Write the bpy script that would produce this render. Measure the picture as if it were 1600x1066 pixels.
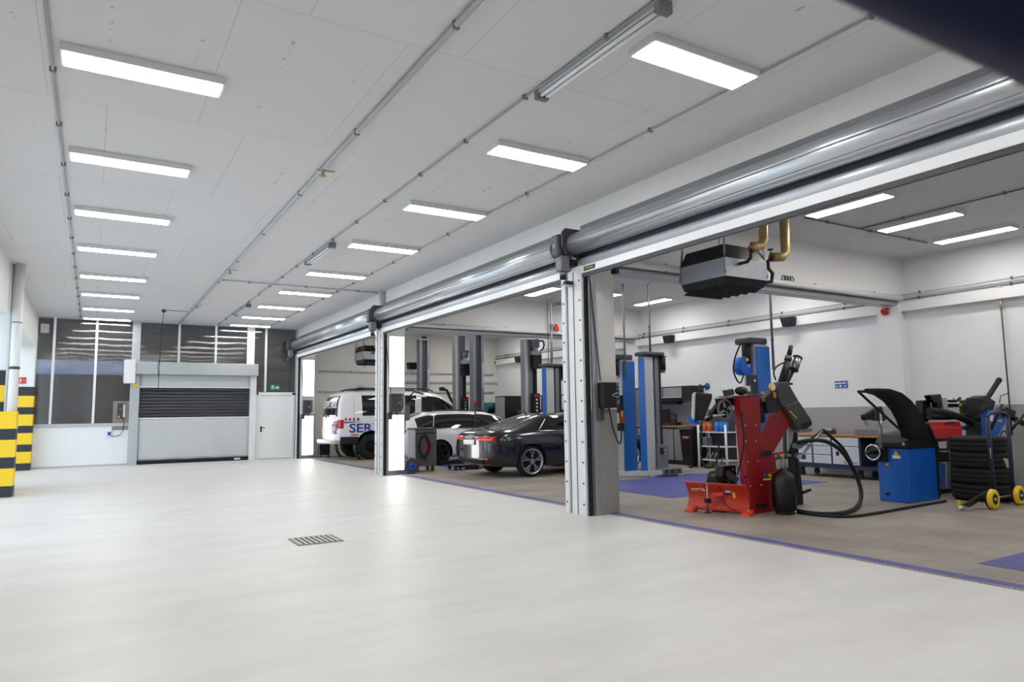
import bpy, bmesh, math, random
from mathutils import Vector, Matrix
from mathutils.bvhtree import BVHTree
random.seed(7)
for _o in list(bpy.data.objects): bpy.data.objects.remove(_o)
SC = bpy.context.scene
COL = SC.collection
# ------------------------------------------------------------------ camera
YAW, PIT, ROL, FPX = 0.54291336, 0.10297528, -0.01325678, 1085.107
_fw = Vector((math.sin(YAW)*math.cos(PIT), math.cos(YAW)*math.cos(PIT), math.sin(PIT)))
_rt = Vector((math.cos(YAW), -math.sin(YAW), 0)); _up = _rt.cross(_fw)
CR = math.cos(ROL)*_rt + math.sin(ROL)*_up
CU = -math.sin(ROL)*_rt + math.cos(ROL)*_up
CF = _fw; CP = Vector((0, 0, 1.40))
cd = bpy.data.cameras.new('camera'); cam = bpy.data.objects.new('camera', cd); COL.objects.link(cam)
cam.matrix_world = Matrix(((CR.x, CU.x, -CF.x, CP.x), (CR.y, CU.y, -CF.y, CP.y), (CR.z, CU.z, -CF.z, CP.z), (0, 0, 0, 1)))
cd.sensor_width = 36; cd.lens = FPX/1600*36; cd.clip_start = 0.05; cd.clip_end = 200
cd.dof.use_dof = True; cd.dof.focus_distance = 11.0; cd.dof.aperture_fstop = 2.8
SC.camera = cam
# ------------------------------------------------------------------ world and exposure
w = bpy.data.worlds.new('overcast_sky'); SC.world = w; w.use_nodes = True
bg = w.node_tree.nodes['Background']; bg.inputs[0].default_value = (0.72, 0.86, 1.0, 1); bg.inputs[1].default_value = 1.3
vs = SC.view_settings; vs.view_transform = 'Standard'; vs.look = 'None'; vs.gamma = 1; vs.use_curve_mapping = False
vs.exposure = 0.8
LAMP = 15.0          # radiance of the ceiling panels
PILLAR_LAMP = 3.5    # radiance of the upright panels on the door pillars
# measured photograph points turned into places on known planes of the hall
def at(px, py, ax, val):
    d = CF + CR*((px-800)/FPX) - CU*((py-533)/FPX)
    i = 'XYZ'.index(ax); t = (val-CP[i])/d[i]
    return CP + d*t
def PX(px, py, v): return at(px, py, 'X', v)
def PY(px, py, v): return at(px, py, 'Y', v)
def PZ(px, py, v=0.0): return at(px, py, 'Z', v)
# ------------------------------------------------------------------ materials
def S(r, g, b):
    f = lambda c: (c/255/12.92 if c/255 <= .04045 else ((c/255+.055)/1.055)**2.4)
    return (f(r), f(g), f(b), 1)
MATS = {}
def pm(name, col, rough=.5, metal=0., var=.06, scale=6., bump=0., bscale=80., coat=0., ior=None, emit=None, estr=0., alpha=None, trans=0.):
    m = bpy.data.materials.new(name); m.use_nodes = True; nt = m.node_tree; p = nt.nodes['Principled BSDF']
    tc = nt.nodes.new('ShaderNodeTexCoord'); nz = nt.nodes.new('ShaderNodeTexNoise'); nz.inputs['Scale'].default_value = scale
    nz.inputs['Detail'].default_value = 4
    nt.links.new(tc.outputs['Object'], nz.inputs['Vector'])
    mx = nt.nodes.new('ShaderNodeMix'); mx.data_type = 'RGBA'
    mx.inputs[6].default_value = tuple(c*(1-var) for c in col[:3])+(1,); mx.inputs[7].default_value = tuple(min(1, c*(1+var)) for c in col[:3])+(1,)
    nt.links.new(nz.outputs['Fac'], mx.inputs[0]); nt.links.new(mx.outputs[2], p.inputs['Base Color'])
    p.inputs['Roughness'].default_value = rough; p.inputs['Metallic'].default_value = metal
    if coat: p.inputs['Coat Weight'].default_value = coat; p.inputs['Coat Roughness'].default_value = .04
    if ior: p.inputs['IOR'].default_value = ior
    if trans: p.inputs['Transmission Weight'].default_value = trans
    if alpha is not None: p.inputs['Alpha'].default_value = alpha
    if emit: p.inputs['Emission Color'].default_value = emit; p.inputs['Emission Strength'].default_value = estr
    if bump:
        n2 = nt.nodes.new('ShaderNodeTexNoise'); n2.inputs['Scale'].default_value = bscale; nt.links.new(tc.outputs['Object'], n2.inputs['Vector'])
        b = nt.nodes.new('ShaderNodeBump'); b.inputs['Strength'].default_value = bump; b.inputs['Distance'].default_value = .01
        nt.links.new(n2.outputs['Fac'], b.inputs['Height']); nt.links.new(b.outputs[0], p.inputs['Normal'])
    MATS[name] = m
    return m
def nodes_of(m): return m.node_tree, m.node_tree.nodes['Principled BSDF']
def N(nt, t, **kw):
    n = nt.nodes.new(t)
    for k, v in kw.items(): setattr(n, k, v)
    return n
white_paint = pm('white_paint', S(232, 232, 230), .6, var=.02, bump=.08, bscale=60)
white_metal = pm('white_metal', S(232, 234, 235), .38, var=.03)
rail_white = pm('rail_white', S(222, 224, 226), .42, var=.04)
panel_white = pm('panel_white', S(236, 238, 241), .45, var=.02)
grey_paint = pm('grey_paint', S(150, 150, 150), .6, var=.04)
galv = pm('galvanised', S(176, 182, 188), .36, .85, var=.12, scale=14)
slat_metal = pm('slat_metal', S(198, 203, 208), .34, .9, var=.08, scale=3)
outer_slat = pm('outer_slat', S(112, 114, 118), .3, .6)
shaded_slat = pm('shaded_slat', S(70, 75, 84), .36, .75, var=.08)  # slat metal with the shade under the roll put into its colour
door_grey = pm('door_grey', S(184, 190, 194), .45, .2, var=.05)
curtain_grey = pm('curtain_grey', S(198, 202, 204), .34, var=.04, bump=.25, bscale=2.2)
rubber = pm('rubber', S(15, 15, 17), .7, var=.15)
tyre_rubber = pm('tyre_rubber', S(18, 18, 19), .78, var=.2, scale=20, bump=.1)
black_plastic = pm('black_plastic', S(14, 14, 16), .5, var=.15)
black_paint = pm('black_paint', S(11, 11, 13), .4, var=.1)
dark_grey = pm('dark_grey', S(62, 64, 68), .5, var=.08)
mid_grey = pm('mid_grey', S(120, 123, 128), .5, .2, var=.06)
steel_post = pm('steel_post', S(128, 132, 142), .45, .35, var=.06)
light_grey = pm('light_grey', S(190, 193, 196), .45, .1, var=.05)
chrome = pm('chrome', S(215, 215, 218), .15, 1.0, var=.03)
steel = pm('steel', S(165, 168, 172), .3, .9, var=.06)
lift_blue = pm('lift_blue', S(24, 104, 190), .38, var=.05)
machine_blue = pm('machine_blue', S(16, 98, 200), .36, var=.05)
light_blue = pm('light_blue', S(120, 170, 225), .45, var=.05)
navy = pm('navy', S(34, 44, 72), .45, var=.06)
deep_red = pm('deep_red', S(140, 18, 26), .35, var=.08)
bright_red = pm('bright_red', S(205, 34, 28), .4, var=.06)
blade_red = pm('blade_red', S(206, 62, 36), .5, var=.14, scale=9)
yellow = pm('yellow', S(242, 202, 30), .5, var=.04)
guard_black = pm('guard_black', S(40, 43, 52), .55, var=.06)
orange = pm('orange', S(226, 84, 30), .5)
bottle_blue = pm('bottle_blue', S(30, 120, 205), .45)
brass = pm('brass_foil', S(186, 160, 112), .42, .55, var=.12, scale=25, bump=.2, bscale=40)
iron = pm('iron_pipe', S(70, 62, 56), .55, .5, var=.2)
wood = pm('bench_wood', S(176, 120, 70), .5, var=.2, scale=9)
cab_grey = pm('cab_grey', S(150, 152, 155), .45, .2, var=.06)
drawer_white = pm('drawer_white', S(208, 212, 222), .42, var=.03)
white_car = pm('white_car_paint', S(240, 241, 243), .25, var=.01, coat=1.0)
dark_car = pm('dark_car_paint', S(21, 26, 37), .22, .2, var=.04, coat=1.0)
car_glass = pm('car_glass', S(16, 18, 20), .04, var=.02, coat=1.0)
arch_black = pm('arch_black', S(10, 10, 11), .8)
lamp_red = pm('lamp_red', S(190, 16, 24), .12, var=.1, coat=1.0)
rim_silver = pm('rim_silver', S(200, 202, 206), .22, .9, var=.05)
rim_dark = pm('rim_dark', S(42, 43, 46), .35, .6)
decal_blue = pm('decal_blue', S(32, 66, 160), .4)
decal_red = pm('decal_red', S(214, 36, 44), .4)
decal_white = pm('decal_white', S(238, 238, 238), .5)
sign_red = pm('sign_red', S(200, 30, 36), .5)
sign_green = pm('sign_green', S(0, 104, 62), .5)
sign_blue = pm('sign_blue', S(30, 84, 172), .5)
teal = pm('teal', S(16, 110, 122), .6, var=.15)
clear_jar = pm('clear_jar', S(180, 186, 188), .1, var=.03, alpha=.5)
boom_blue = pm('boom_blue', S(2, 15, 52), .42, var=.1, ior=1.3)
lip_metal = pm('lip_metal', S(196, 202, 208), .42, .45, var=.05)
pipe_white = pm('pipe_white', S(224, 224, 222), .5, var=.03)
conduit_grey = pm('conduit_grey', S(176, 177, 178), .5, var=.04)
trolley_grey = pm('trolley_grey', S(84, 86, 88), .5, var=.06)
cream = pm('cream_wall', S(226, 223, 216), .6, var=.02)
lamp_frame = pm('lamp_frame', S(222, 223, 224), .5, var=.02)
plate_steel = pm('plate_steel', S(150, 146, 142), .32, .8, var=.08)
amber = pm('amber', S(236, 150, 40), .3)
def emissive(name, col, s):
    m = pm(name, tuple(c*.7 for c in col[:3])+(1,), .5, emit=col, estr=s); return m
led = emissive('led_diffuser', (1.0, .985, .96, 1), LAMP)
led_bay = emissive('led_diffuser_bay', (1.0, .975, .94, 1), LAMP)
led_pillar = emissive('led_pillar', (1.0, .99, .97, 1), PILLAR_LAMP)
exit_green = emissive('exit_green', (0.0, .16, .08, 1), .25)
day_blue = emissive('daylight_pane', (.30, .42, .75, 1), 1.3)
cushion = pm('pegboard_grey', S(146, 148, 156), .5, var=.05)

# epoxy floor: pale, satin, faint scuffs and swept tyre arcs
floor_mat = pm('pale_epoxy', S(216, 214, 209), .3)
nt, p = nodes_of(floor_mat)
tc = N(nt, 'ShaderNodeTexCoord'); mp = N(nt, 'ShaderNodeMapping'); mp.inputs['Scale'].default_value = (.5, 1.6, 1)
nz = N(nt, 'ShaderNodeTexNoise'); nz.inputs['Scale'].default_value = 1.3; nz.inputs['Detail'].default_value = 9; nz.inputs['Roughness'].default_value = .65
nt.links.new(tc.outputs['Object'], mp.inputs[0]); nt.links.new(mp.outputs[0], nz.inputs['Vector'])
cr = N(nt, 'ShaderNodeValToRGB'); cr.color_ramp.elements[0].position = .28; cr.color_ramp.elements[0].color = S(198, 196, 191); cr.color_ramp.elements[1].position = .62; cr.color_ramp.elements[1].color = S(213, 212, 209)
nt.links.new(nz.outputs['Fac'], cr.inputs[0])
# tyre arc: thin ring mark
sep = N(nt, 'ShaderNodeVectorMath', operation='DISTANCE'); sep.inputs[1].default_value = (4.6, 9.6, 0)
nt.links.new(tc.outputs['Object'], sep.inputs[0])
m1 = N(nt, 'ShaderNodeMath', operation='SUBTRACT'); nt.links.new(sep.outputs['Value'], m1.inputs[0]); m1.inputs[1].default_value = 4.0
m2 = N(nt, 'ShaderNodeMath', operation='ABSOLUTE'); nt.links.new(m1.outputs[0], m2.inputs[0])
m3 = N(nt, 'ShaderNodeMapRange'); nt.links.new(m2.outputs[0], m3.inputs[0]); m3.inputs[1].default_value = .0; m3.inputs[2].default_value = .11; m3.inputs[3].default_value = .10; m3.inputs[4].default_value = 0
n4 = N(nt, 'ShaderNodeTexNoise'); n4.inputs['Scale'].default_value = .9; nt.links.new(tc.outputs['Object'], n4.inputs['Vector'])
m5 = N(nt, 'ShaderNodeMath', operation='MULTIPLY'); nt.links.new(m3.outputs[0], m5.inputs[0]); nt.links.new(n4.outputs['Fac'], m5.inputs[1])
mx = N(nt, 'ShaderNodeMix', data_type='RGBA'); nt.links.new(m5.outputs[0], mx.inputs[0]); nt.links.new(cr.outputs[0], mx.inputs[6]); mx.inputs[7].default_value = S(120, 112, 104)
nt.links.new(mx.outputs[2], p.inputs['Base Color'])
rr = N(nt, 'ShaderNodeMapRange'); nt.links.new(nz.outputs['Fac'], rr.inputs[0]); rr.inputs[3].default_value = .34; rr.inputs[4].default_value = .52
nt.links.new(rr.outputs[0], p.inputs['Roughness'])
bp = N(nt, 'ShaderNodeBump'); bp.inputs['Strength'].default_value = .12; bp.inputs['Distance'].default_value = .02; nt.links.new(nz.outputs['Fac'], bp.inputs['Height']); nt.links.new(bp.outputs[0], p.inputs['Normal'])

# plastic floor tiles of the workshop
def tile_mat(name, c1, c2, cj):
    m = pm(name, c1, .55); nt, p = nodes_of(m); tc = N(nt, 'ShaderNodeTexCoord')
    bk = N(nt, 'ShaderNodeTexBrick'); bk.offset = 0; bk.inputs['Scale'].default_value = 1; bk.inputs['Brick Width'].default_value = .4; bk.inputs['Row Height'].default_value = .4
    bk.inputs['Mortar Size'].default_value = .006; bk.inputs['Color1'].default_value = c1; bk.inputs['Color2'].default_value = c2; bk.inputs['Mortar'].default_value = cj
    nt.links.new(tc.outputs['Object'], bk.inputs['Vector'])
    b2 = N(nt, 'ShaderNodeTexBrick'); b2.offset = .5; b2.inputs['Scale'].default_value = 1; b2.inputs['Brick Width'].default_value = .036; b2.inputs['Row Height'].default_value = .02
    b2.inputs['Mortar Size'].default_value = .005; b2.inputs['Color1'].default_value = (.55, .55, .55, 1); b2.inputs['Color2'].default_value = (.75, .75, .75, 1); b2.inputs['Mortar'].default_value = (1, 1, 1, 1)
    nt.links.new(tc.outputs['Object'], b2.inputs['Vector'])
    nz = N(nt, 'ShaderNodeTexNoise'); nz.inputs['Scale'].default_value = 1.1; nz.inputs['Detail'].default_value = 8; nt.links.new(tc.outputs['Object'], nz.inputs['Vector'])
    mr = N(nt, 'ShaderNodeMapRange'); nt.links.new(nz.outputs['Fac'], mr.inputs[0]); mr.inputs[1].default_value = .3; mr.inputs[2].default_value = .7; mr.inputs[3].default_value = .72; mr.inputs[4].default_value = 1.18
    a = N(nt, 'ShaderNodeMix', data_type='RGBA', blend_type='MULTIPLY'); a.inputs[0].default_value = 1; nt.links.new(bk.outputs[0], a.inputs[6]); nt.links.new(b2.outputs[0], a.inputs[7])
    b = N(nt, 'ShaderNodeMix', data_type='RGBA', blend_type='MULTIPLY'); b.inputs[0].default_value = 1; nt.links.new(a.outputs[2], b.inputs[6]); nt.links.new(mr.outputs[0], b.inputs[7])
    nt.links.new(b.outputs[2], p.inputs['Base Color'])
    bu = N(nt, 'ShaderNodeBump'); bu.inputs['Strength'].default_value = .5; bu.inputs['Distance'].default_value = .006; nt.links.new(b2.outputs[0], bu.inputs['Height']); nt.links.new(bu.outputs[0], p.inputs['Normal'])
    return m
tile_grey = tile_mat('tile_grey', S(164, 155, 143), S(160, 151, 140), S(140, 132, 122))
tile_blue = tile_mat('tile_blue', S(84, 88, 168), S(80, 84, 162), S(56, 58, 120))

# concrete ceiling painted white, with board joints and pores
ceil_mat = pm('painted_concrete', S(214, 214, 214), .7)
nt, p = nodes_of(ceil_mat); tc = N(nt, 'ShaderNodeTexCoord')
bk = N(nt, 'ShaderNodeTexBrick'); bk.offset = .37; bk.inputs['Scale'].default_value = 1; bk.inputs['Brick Width'].default_value = 1.25; bk.inputs['Row Height'].default_value = 2.45
bk.inputs['Mortar Size'].default_value = .006; bk.inputs['Mortar Smooth'].default_value = .4
bk.inputs['Color1'].default_value = S(218, 218, 219); bk.inputs['Color2'].default_value = S(215, 215, 216); bk.inputs['Mortar'].default_value = S(196, 196, 197)
nt.links.new(tc.outputs['Object'], bk.inputs['Vector'])
nz = N(nt, 'ShaderNodeTexNoise'); nz.inputs['Scale'].default_value = 16; nz.inputs['Detail'].default_value = 5; nt.links.new(tc.outputs['Object'], nz.inputs['Vector'])
sx = N(nt, 'ShaderNodeSeparateXYZ'); nt.links.new(tc.outputs['Object'], sx.inputs[0])
pp = N(nt, 'ShaderNodeMath', operation='PINGPONG'); nt.links.new(sx.outputs[0], pp.inputs[0]); pp.inputs[1].default_value = .31
l1 = N(nt, 'ShaderNodeMapRange'); nt.links.new(pp.outputs[0], l1.inputs[0]); l1.inputs[1].default_value = 0; l1.inputs[2].default_value = .022; l1.inputs[3].default_value = 1; l1.inputs[4].default_value = 0
nb = N(nt, 'ShaderNodeTexNoise'); nb.inputs['Scale'].default_value = .8; nt.links.new(tc.outputs['Object'], nb.inputs['Vector'])
l2 = N(nt, 'ShaderNodeMapRange'); nt.links.new(nb.outputs['Fac'], l2.inputs[0]); l2.inputs[1].default_value = .5; l2.inputs[2].default_value = .62
l3 = N(nt, 'ShaderNodeMapRange'); nt.links.new(nz.outputs['Fac'], l3.inputs[0]); l3.inputs[1].default_value = .56; l3.inputs[2].default_value = .62
q1 = N(nt, 'ShaderNodeMath', operation='MULTIPLY'); nt.links.new(l1.outputs[0], q1.inputs[0]); nt.links.new(l2.outputs[0], q1.inputs[1])
q2 = N(nt, 'ShaderNodeMath', operation='MULTIPLY'); nt.links.new(q1.outputs[0], q2.inputs[0]); nt.links.new(l3.outputs[0], q2.inputs[1])
q3 = N(nt, 'ShaderNodeMath', operation='MULTIPLY'); nt.links.new(q2.outputs[0], q3.inputs[0]); q3.inputs[1].default_value = .7
mx = N(nt, 'ShaderNodeMix', data_type='RGBA'); nt.links.new(q3.outputs[0], mx.inputs[0]); nt.links.new(bk.outputs[0], mx.inputs[6]); mx.inputs[7].default_value = S(90, 90, 92)
nt.links.new(mx.outputs[2], p.inputs['Base Color'])

# white wall with a grey painted dado up to about 1.43 m
def dado_mat(name, top, low, h):
    m = pm(name, top, .6); nt, p = nodes_of(m); g = N(nt, 'ShaderNodeNewGeometry'); s = N(nt, 'ShaderNodeSeparateXYZ'); nt.links.new(g.outputs['Position'], s.inputs[0])
    c = N(nt, 'ShaderNodeMath', operation='GREATER_THAN'); nt.links.new(s.outputs[2], c.inputs[0]); c.inputs[1].default_value = h
    nz = N(nt, 'ShaderNodeTexNoise'); nz.inputs['Scale'].default_value = 40; nz.inputs['Detail'].default_value = 6; nt.links.new(g.outputs['Position'], nz.inputs['Vector'])
    v = N(nt, 'ShaderNodeMix', data_type='RGBA'); nt.links.new(nz.outputs['Fac'], v.inputs[0]); v.inputs[6].default_value = tuple(x*.9 for x in low[:3])+(1,); v.inputs[7].default_value = tuple(x*1.1 for x in low[:3])+(1,)
    mx = N(nt, 'ShaderNodeMix', data_type='RGBA'); nt.links.new(c.outputs[0], mx.inputs[0]); nt.links.new(v.outputs[2], mx.inputs[6]); mx.inputs[7].default_value = top
    nt.links.new(mx.outputs[2], p.inputs['Base Color'])
    b = N(nt, 'ShaderNodeBump'); b.inputs['Strength'].default_value = .1; b.inputs['Distance'].default_value = .01; nt.links.new(nz.outputs['Fac'], b.inputs['Height']); nt.links.new(b.outputs[0], p.inputs['Normal'])
    return m
wall_dado = dado_mat('wall_dado', S(230, 230, 231), S(160, 160, 160), 1.43)
column_dado = dado_mat('column_dado', S(226, 225, 222), S(142, 141, 140), 1.43)

# fluted polycarbonate sheet: dark, glossy, slightly see-through, wavy
poly_mat = pm('polycarbonate', S(74, 73, 74), .03, var=.25, scale=1.5, ior=2.15, alpha=.66)
nt, p = nodes_of(poly_mat); tc = N(nt, 'ShaderNodeTexCoord')
wv = N(nt, 'ShaderNodeTexWave', wave_type='BANDS', bands_direction='X'); wv.inputs['Scale'].default_value = 14; wv.inputs['Distortion'].default_value = .6
nt.links.new(tc.outputs['Object'], wv.inputs['Vector'])
mp = N(nt, 'ShaderNodeMapping'); mp.inputs['Scale'].default_value = (.7, 1, .35); nt.links.new(tc.outputs['Object'], mp.inputs[0])
nz = N(nt, 'ShaderNodeTexNoise'); nz.inputs['Scale'].default_value = 1.6; nz.inputs['Detail'].default_value = 1; nt.links.new(mp.outputs[0], nz.inputs['Vector'])
b1 = N(nt, 'ShaderNodeBump'); b1.inputs['Strength'].default_value = .5; b1.inputs['Distance'].default_value = .0009; nt.links.new(wv.outputs['Fac'], b1.inputs['Height'])
b2 = N(nt, 'ShaderNodeBump'); b2.inputs['Strength'].default_value = .5; b2.inputs['Distance'].default_value = .014; nt.links.new(nz.outputs['Fac'], b2.inputs['Height']); nt.links.new(b1.outputs[0], b2.inputs['Normal'])
nt.links.new(b2.outputs[0], p.inputs['Normal'])
clear_film = pm('clear_film', S(30, 31, 33), .06, ior=1.7, alpha=.10, bump=.3, bscale=1.6)
# ------------------------------------------------------------------ builders
class MB:
    def __init__(s): s.v = []; s.f = []; s.mi = []; s.sm = []; s.cur = 0
    def _add(s, vs, fs, smooth=False):
        b = len(s.v); s.v += [tuple(x) for x in vs]
        for k, f in enumerate(fs):
            s.f.append([b+i for i in f]); s.mi.append(s.cur); s.sm.append(smooth if isinstance(smooth, bool) else smooth[k])
        return s
    def box(s, x0, x1, y0, y1, z0, z1):
        return s._add([(x0, y0, z0), (x1, y0, z0), (x1, y1, z0), (x0, y1, z0), (x0, y0, z1), (x1, y0, z1), (x1, y1, z1), (x0, y1, z1)],
                      [(0, 3, 2, 1), (4, 5, 6, 7), (0, 1, 5, 4), (1, 2, 6, 5), (2, 3, 7, 6), (3, 0, 4, 7)])
    def bar(s, a, b, wd, th, up=(0, 0, 1)):
        a = Vector(a); b = Vector(b); d = (b-a).normalized(); u = Vector(up)
        if abs(d.dot(u)) > .98: u = Vector((1, 0, 0))
        r = d.cross(u).normalized()*wd/2; u = r.cross(d).normalized()*th/2
        vs = [a-r-u, a+r-u, a+r+u, a-r+u, b-r-u, b+r-u, b+r+u, b-r+u]
        return s._add(vs, [(0, 3, 2, 1), (4, 5, 6, 7), (0, 1, 5, 4), (1, 2, 6, 5), (2, 3, 7, 6), (3, 0, 4, 7)])
    def cyl(s, a, b, r0, r1=None, n=18, caps=True):
        r1 = r0 if r1 is None else r1
        return s.lathe([(0, 0), (r0, 0), (r1, 1), (0, 1)] if caps else [(r0, 0), (r1, 1)], a, b, n, norm=True)
    def lathe(s, prof, a, b, n=24, norm=False, arc=(0, 2*math.pi), flat=False):
        a = Vector(a); b = Vector(b); d = b-a; L = d.length; d = d/L
        u = Vector((0, 0, 1)) if abs(d.z) < .9 else Vector((1, 0, 0))
        e1 = d.cross(u).normalized(); e2 = d.cross(e1)
        vs = []; fs = []; full = abs(arc[1]-arc[0]-2*math.pi) < 1e-6; m = n if full else n+1
        for (r, h) in prof:
            hh = h*L if norm else h
            for i in range(m):
                t = arc[0]+(arc[1]-arc[0])*i/n
                vs.append(a+d*hh+(e1*math.cos(t)+e2*math.sin(t))*r)
        for k in range(len(prof)-1):
            for i in range(n):
                j = (i+1) % m if full else i+1
                fs.append((k*m+i, k*m+j, (k+1)*m+j, (k+1)*m+i))
        # collapse degenerate rings is left to remove_doubles at build time
        sm = [not flat and not (abs(prof[k][0]-prof[k+1][0]) > 1e-6 and abs(prof[k][1]-prof[k+1][1]) < 1e-9) for k in range(len(prof)-1) for _ in range(n)]
        return s._add(vs, fs, sm)
    def tube(s, pts, r, n=8, closed=False, smooth_path=0):
        P = [Vector(x) for x in pts]
        for _ in range(smooth_path):
            Q = [P[0]]
            for i in range(len(P)-1): Q += [P[i]*.75+P[i+1]*.25, P[i]*.25+P[i+1]*.75]
            Q.append(P[-1]); P = Q
        m = len(P); T = []
        for i in range(m):
            if closed: t = P[(i+1) % m]-P[i-1]
            else: t = P[min(i+1, m-1)]-P[max(i-1, 0)]
            T.append(t.normalized())
        u = Vector((0, 0, 1)) if abs(T[0].z) < .9 else Vector((1, 0, 0))
        e = T[0].cross(u).normalized(); vs = []; fs = []
        for i in range(m):
            e = (e-T[i]*e.dot(T[i])).normalized(); g = T[i].cross(e)
            for k in range(n):
                a = 2*math.pi*k/n; vs.append(P[i]+(e*math.cos(a)+g*math.sin(a))*r)
        for i in range(m if closed else m-1):
            j = (i+1) % m
            for k in range(n): fs.append((i*n+k, i*n+(k+1) % n, j*n+(k+1) % n, j*n+k))
        sm = [True]*len(fs)
        if not closed: fs += [tuple(range(n-1, -1, -1)), tuple((m-1)*n+k for k in range(n))]; sm += [False, False]
        return s._add(vs, fs, sm)
    def prism(s, pts, vec):
        P = [Vector(x) for x in pts]; v = Vector(vec); n = len(P)
        return s._add(P+[q+v for q in P], [tuple(range(n-1, -1, -1)), tuple(range(n, 2*n))]+[(i, (i+1) % n, n+(i+1) % n, n+i) for i in range(n)])
    def ypoly(s, pix, Y, t): return s.prism([PY(a, b, Y) for a, b in pix], (0, t, 0))
    def xpoly(s, pix, X, t): return s.prism([PX(a, b, X) for a, b in pix], (t, 0, 0))
    def sheet(s, A, B, th):
        # a curved sheet between two polylines, with thickness
        A = [Vector(x) for x in A]; B = [Vector(x) for x in B]; n = len(A); off = []
        for i in range(n):
            t = A[min(i+1, n-1)]-A[max(i-1, 0)]; nn = t.cross(B[i]-A[i]).normalized()*th; off.append(nn)
        vs = A+B+[a+o for a, o in zip(A, off)]+[b+o for b, o in zip(B, off)]; fs = []; sm = []
        for i in range(n-1):
            fs += [(i, i+1, n+i+1, n+i), (2*n+i, 3*n+i, 3*n+i+1, 2*n+i+1), (i, 2*n+i, 2*n+i+1, i+1), (n+i, n+i+1, 3*n+i+1, 3*n+i)]; sm += [True, True, False, False]
        fs += [(0, n, 3*n, 2*n), (n-1, 3*n-1, 4*n-1, 2*n-1)]; sm += [False, False]
        return s._add(vs, fs, sm)
    def sphere(s, c, r, n=12, sc=(1, 1, 1)):
        c = Vector(c); k = n//2; vs = []; fs = []
        for i in range(k+1):
            th = math.pi*i/k
            for j in range(n):
                ph = 2*math.pi*j/n
                vs.append(c+Vector((r*sc[0]*math.sin(th)*math.cos(ph), r*sc[1]*math.sin(th)*math.sin(ph), r*sc[2]*math.cos(th))))
        for i in range(k):
            for j in range(n): fs.append((i*n+j, i*n+(j+1) % n, (i+1)*n+(j+1) % n, (i+1)*n+j))
        return s._add(vs, fs, True)
    def mat(s, i): s.cur = i; return s
    def mesh(s, name, mats, inv=None):
        me = bpy.data.meshes.new(name)
        V = [inv @ Vector(v) for v in s.v] if inv is not None else s.v
        me.from_pydata([tuple(v) for v in V], [], s.f)
        for m in (mats if isinstance(mats, (list, tuple)) else [mats]): me.materials.append(m)
        for i, pl in enumerate(me.polygons): pl.material_index = s.mi[i]; pl.use_smooth = s.sm[i]
        bm = bmesh.new(); bm.from_mesh(me); bmesh.ops.remove_doubles(bm, verts=bm.verts, dist=1e-5)
        bmesh.ops.dissolve_degenerate(bm, dist=1e-6, edges=bm.edges); bmesh.ops.recalc_face_normals(bm, faces=bm.faces); bm.to_mesh(me); bm.free()
        return me
    def build(s, name, mats, parent=None, bevel=0., local=False):
        inv = None
        if parent is not None and not local: inv = frame(parent).inverted()
        me = s.mesh(name, mats, inv)
        return link(name, me, parent, bevel)
def frame(o):
    while o.parent is not None: o = o.parent
    return Matrix.Translation(o.location) @ Matrix.Rotation(o.rotation_euler.z, 4, 'Z')
def link(name, me, parent=None, bevel=0.):
    o = bpy.data.objects.new(name, me); COL.objects.link(o)
    if parent is not None: o.parent = parent
    if bevel:
        b = o.modifiers.new('bevel', 'BEVEL'); b.width = bevel; b.segments = 2; b.limit_method = 'ANGLE'
    return o
def tag(o, label, cat, group=None):
    o['label'] = label; o['category'] = cat
    if group: o['group'] = group
    return o
def thing(name, label, cat, loc=(0, 0, 0), rz=0., group=None):
    o = bpy.data.objects.new(name, None); COL.objects.link(o); o.location = loc; o.rotation_euler = (0, 0, rz); o.empty_display_size = .1
    return tag(o, label, cat, group)
def struct(o, label=None):
    o['kind'] = 'structure'
    if label: o['label'] = label
    return o
def dup(root, loc, rz=None, label=None, parent=None):
    c = root.copy(); COL.objects.link(c)
    if parent is not None: c.parent = parent
    else:
        c.location = loc
        if rz is not None: c.rotation_euler = (0, 0, rz)
        if label: c['label'] = label
    for ch in list(root.children): dup(ch, None, parent=c)
    return c
def part_copy(o, parent=None):
    c = o.copy(); COL.objects.link(c); c.parent = parent if parent is not None else o.parent
    return c
def text_pts(txt, size, bold=0.):
    cu = bpy.data.curves.new('lettering', 'FONT'); cu.body = txt; cu.size = size; cu.align_x = 'LEFT'
    cu.resolution_u = 3; cu.offset = bold
    ob = bpy.data.objects.new('lettering', cu); COL.objects.link(ob)
    dg = bpy.context.evaluated_depsgraph_get(); me = bpy.data.meshes.new_from_object(ob.evaluated_get(dg))
    V = [v.co.copy() for v in me.vertices]; F = [tuple(p.vertices) for p in me.polygons]
    bpy.data.objects.remove(ob); bpy.data.curves.remove(cu); bpy.data.meshes.remove(me)
    return V, F
def lettering(name, txt, origin, ux, uy, height, mat, parent, width=None, bold=0.):
    V, F = text_pts(txt, 1.0, bold)
    x0 = min(v.x for v in V); x1 = max(v.x for v in V); y0 = min(v.y for v in V); y1 = max(v.y for v in V)
    k = height/(y1-y0); kx = (width/(x1-x0)) if width else k
    o = Vector(origin); ux = Vector(ux).normalized(); uy = Vector(uy).normalized(); nn = ux.cross(uy)
    mb = MB(); mb._add([o+ux*((v.x-x0)*kx)+uy*((v.y-y0)*k)+nn*.003 for v in V], F)
    return mb.build(name, mat, parent)
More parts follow.
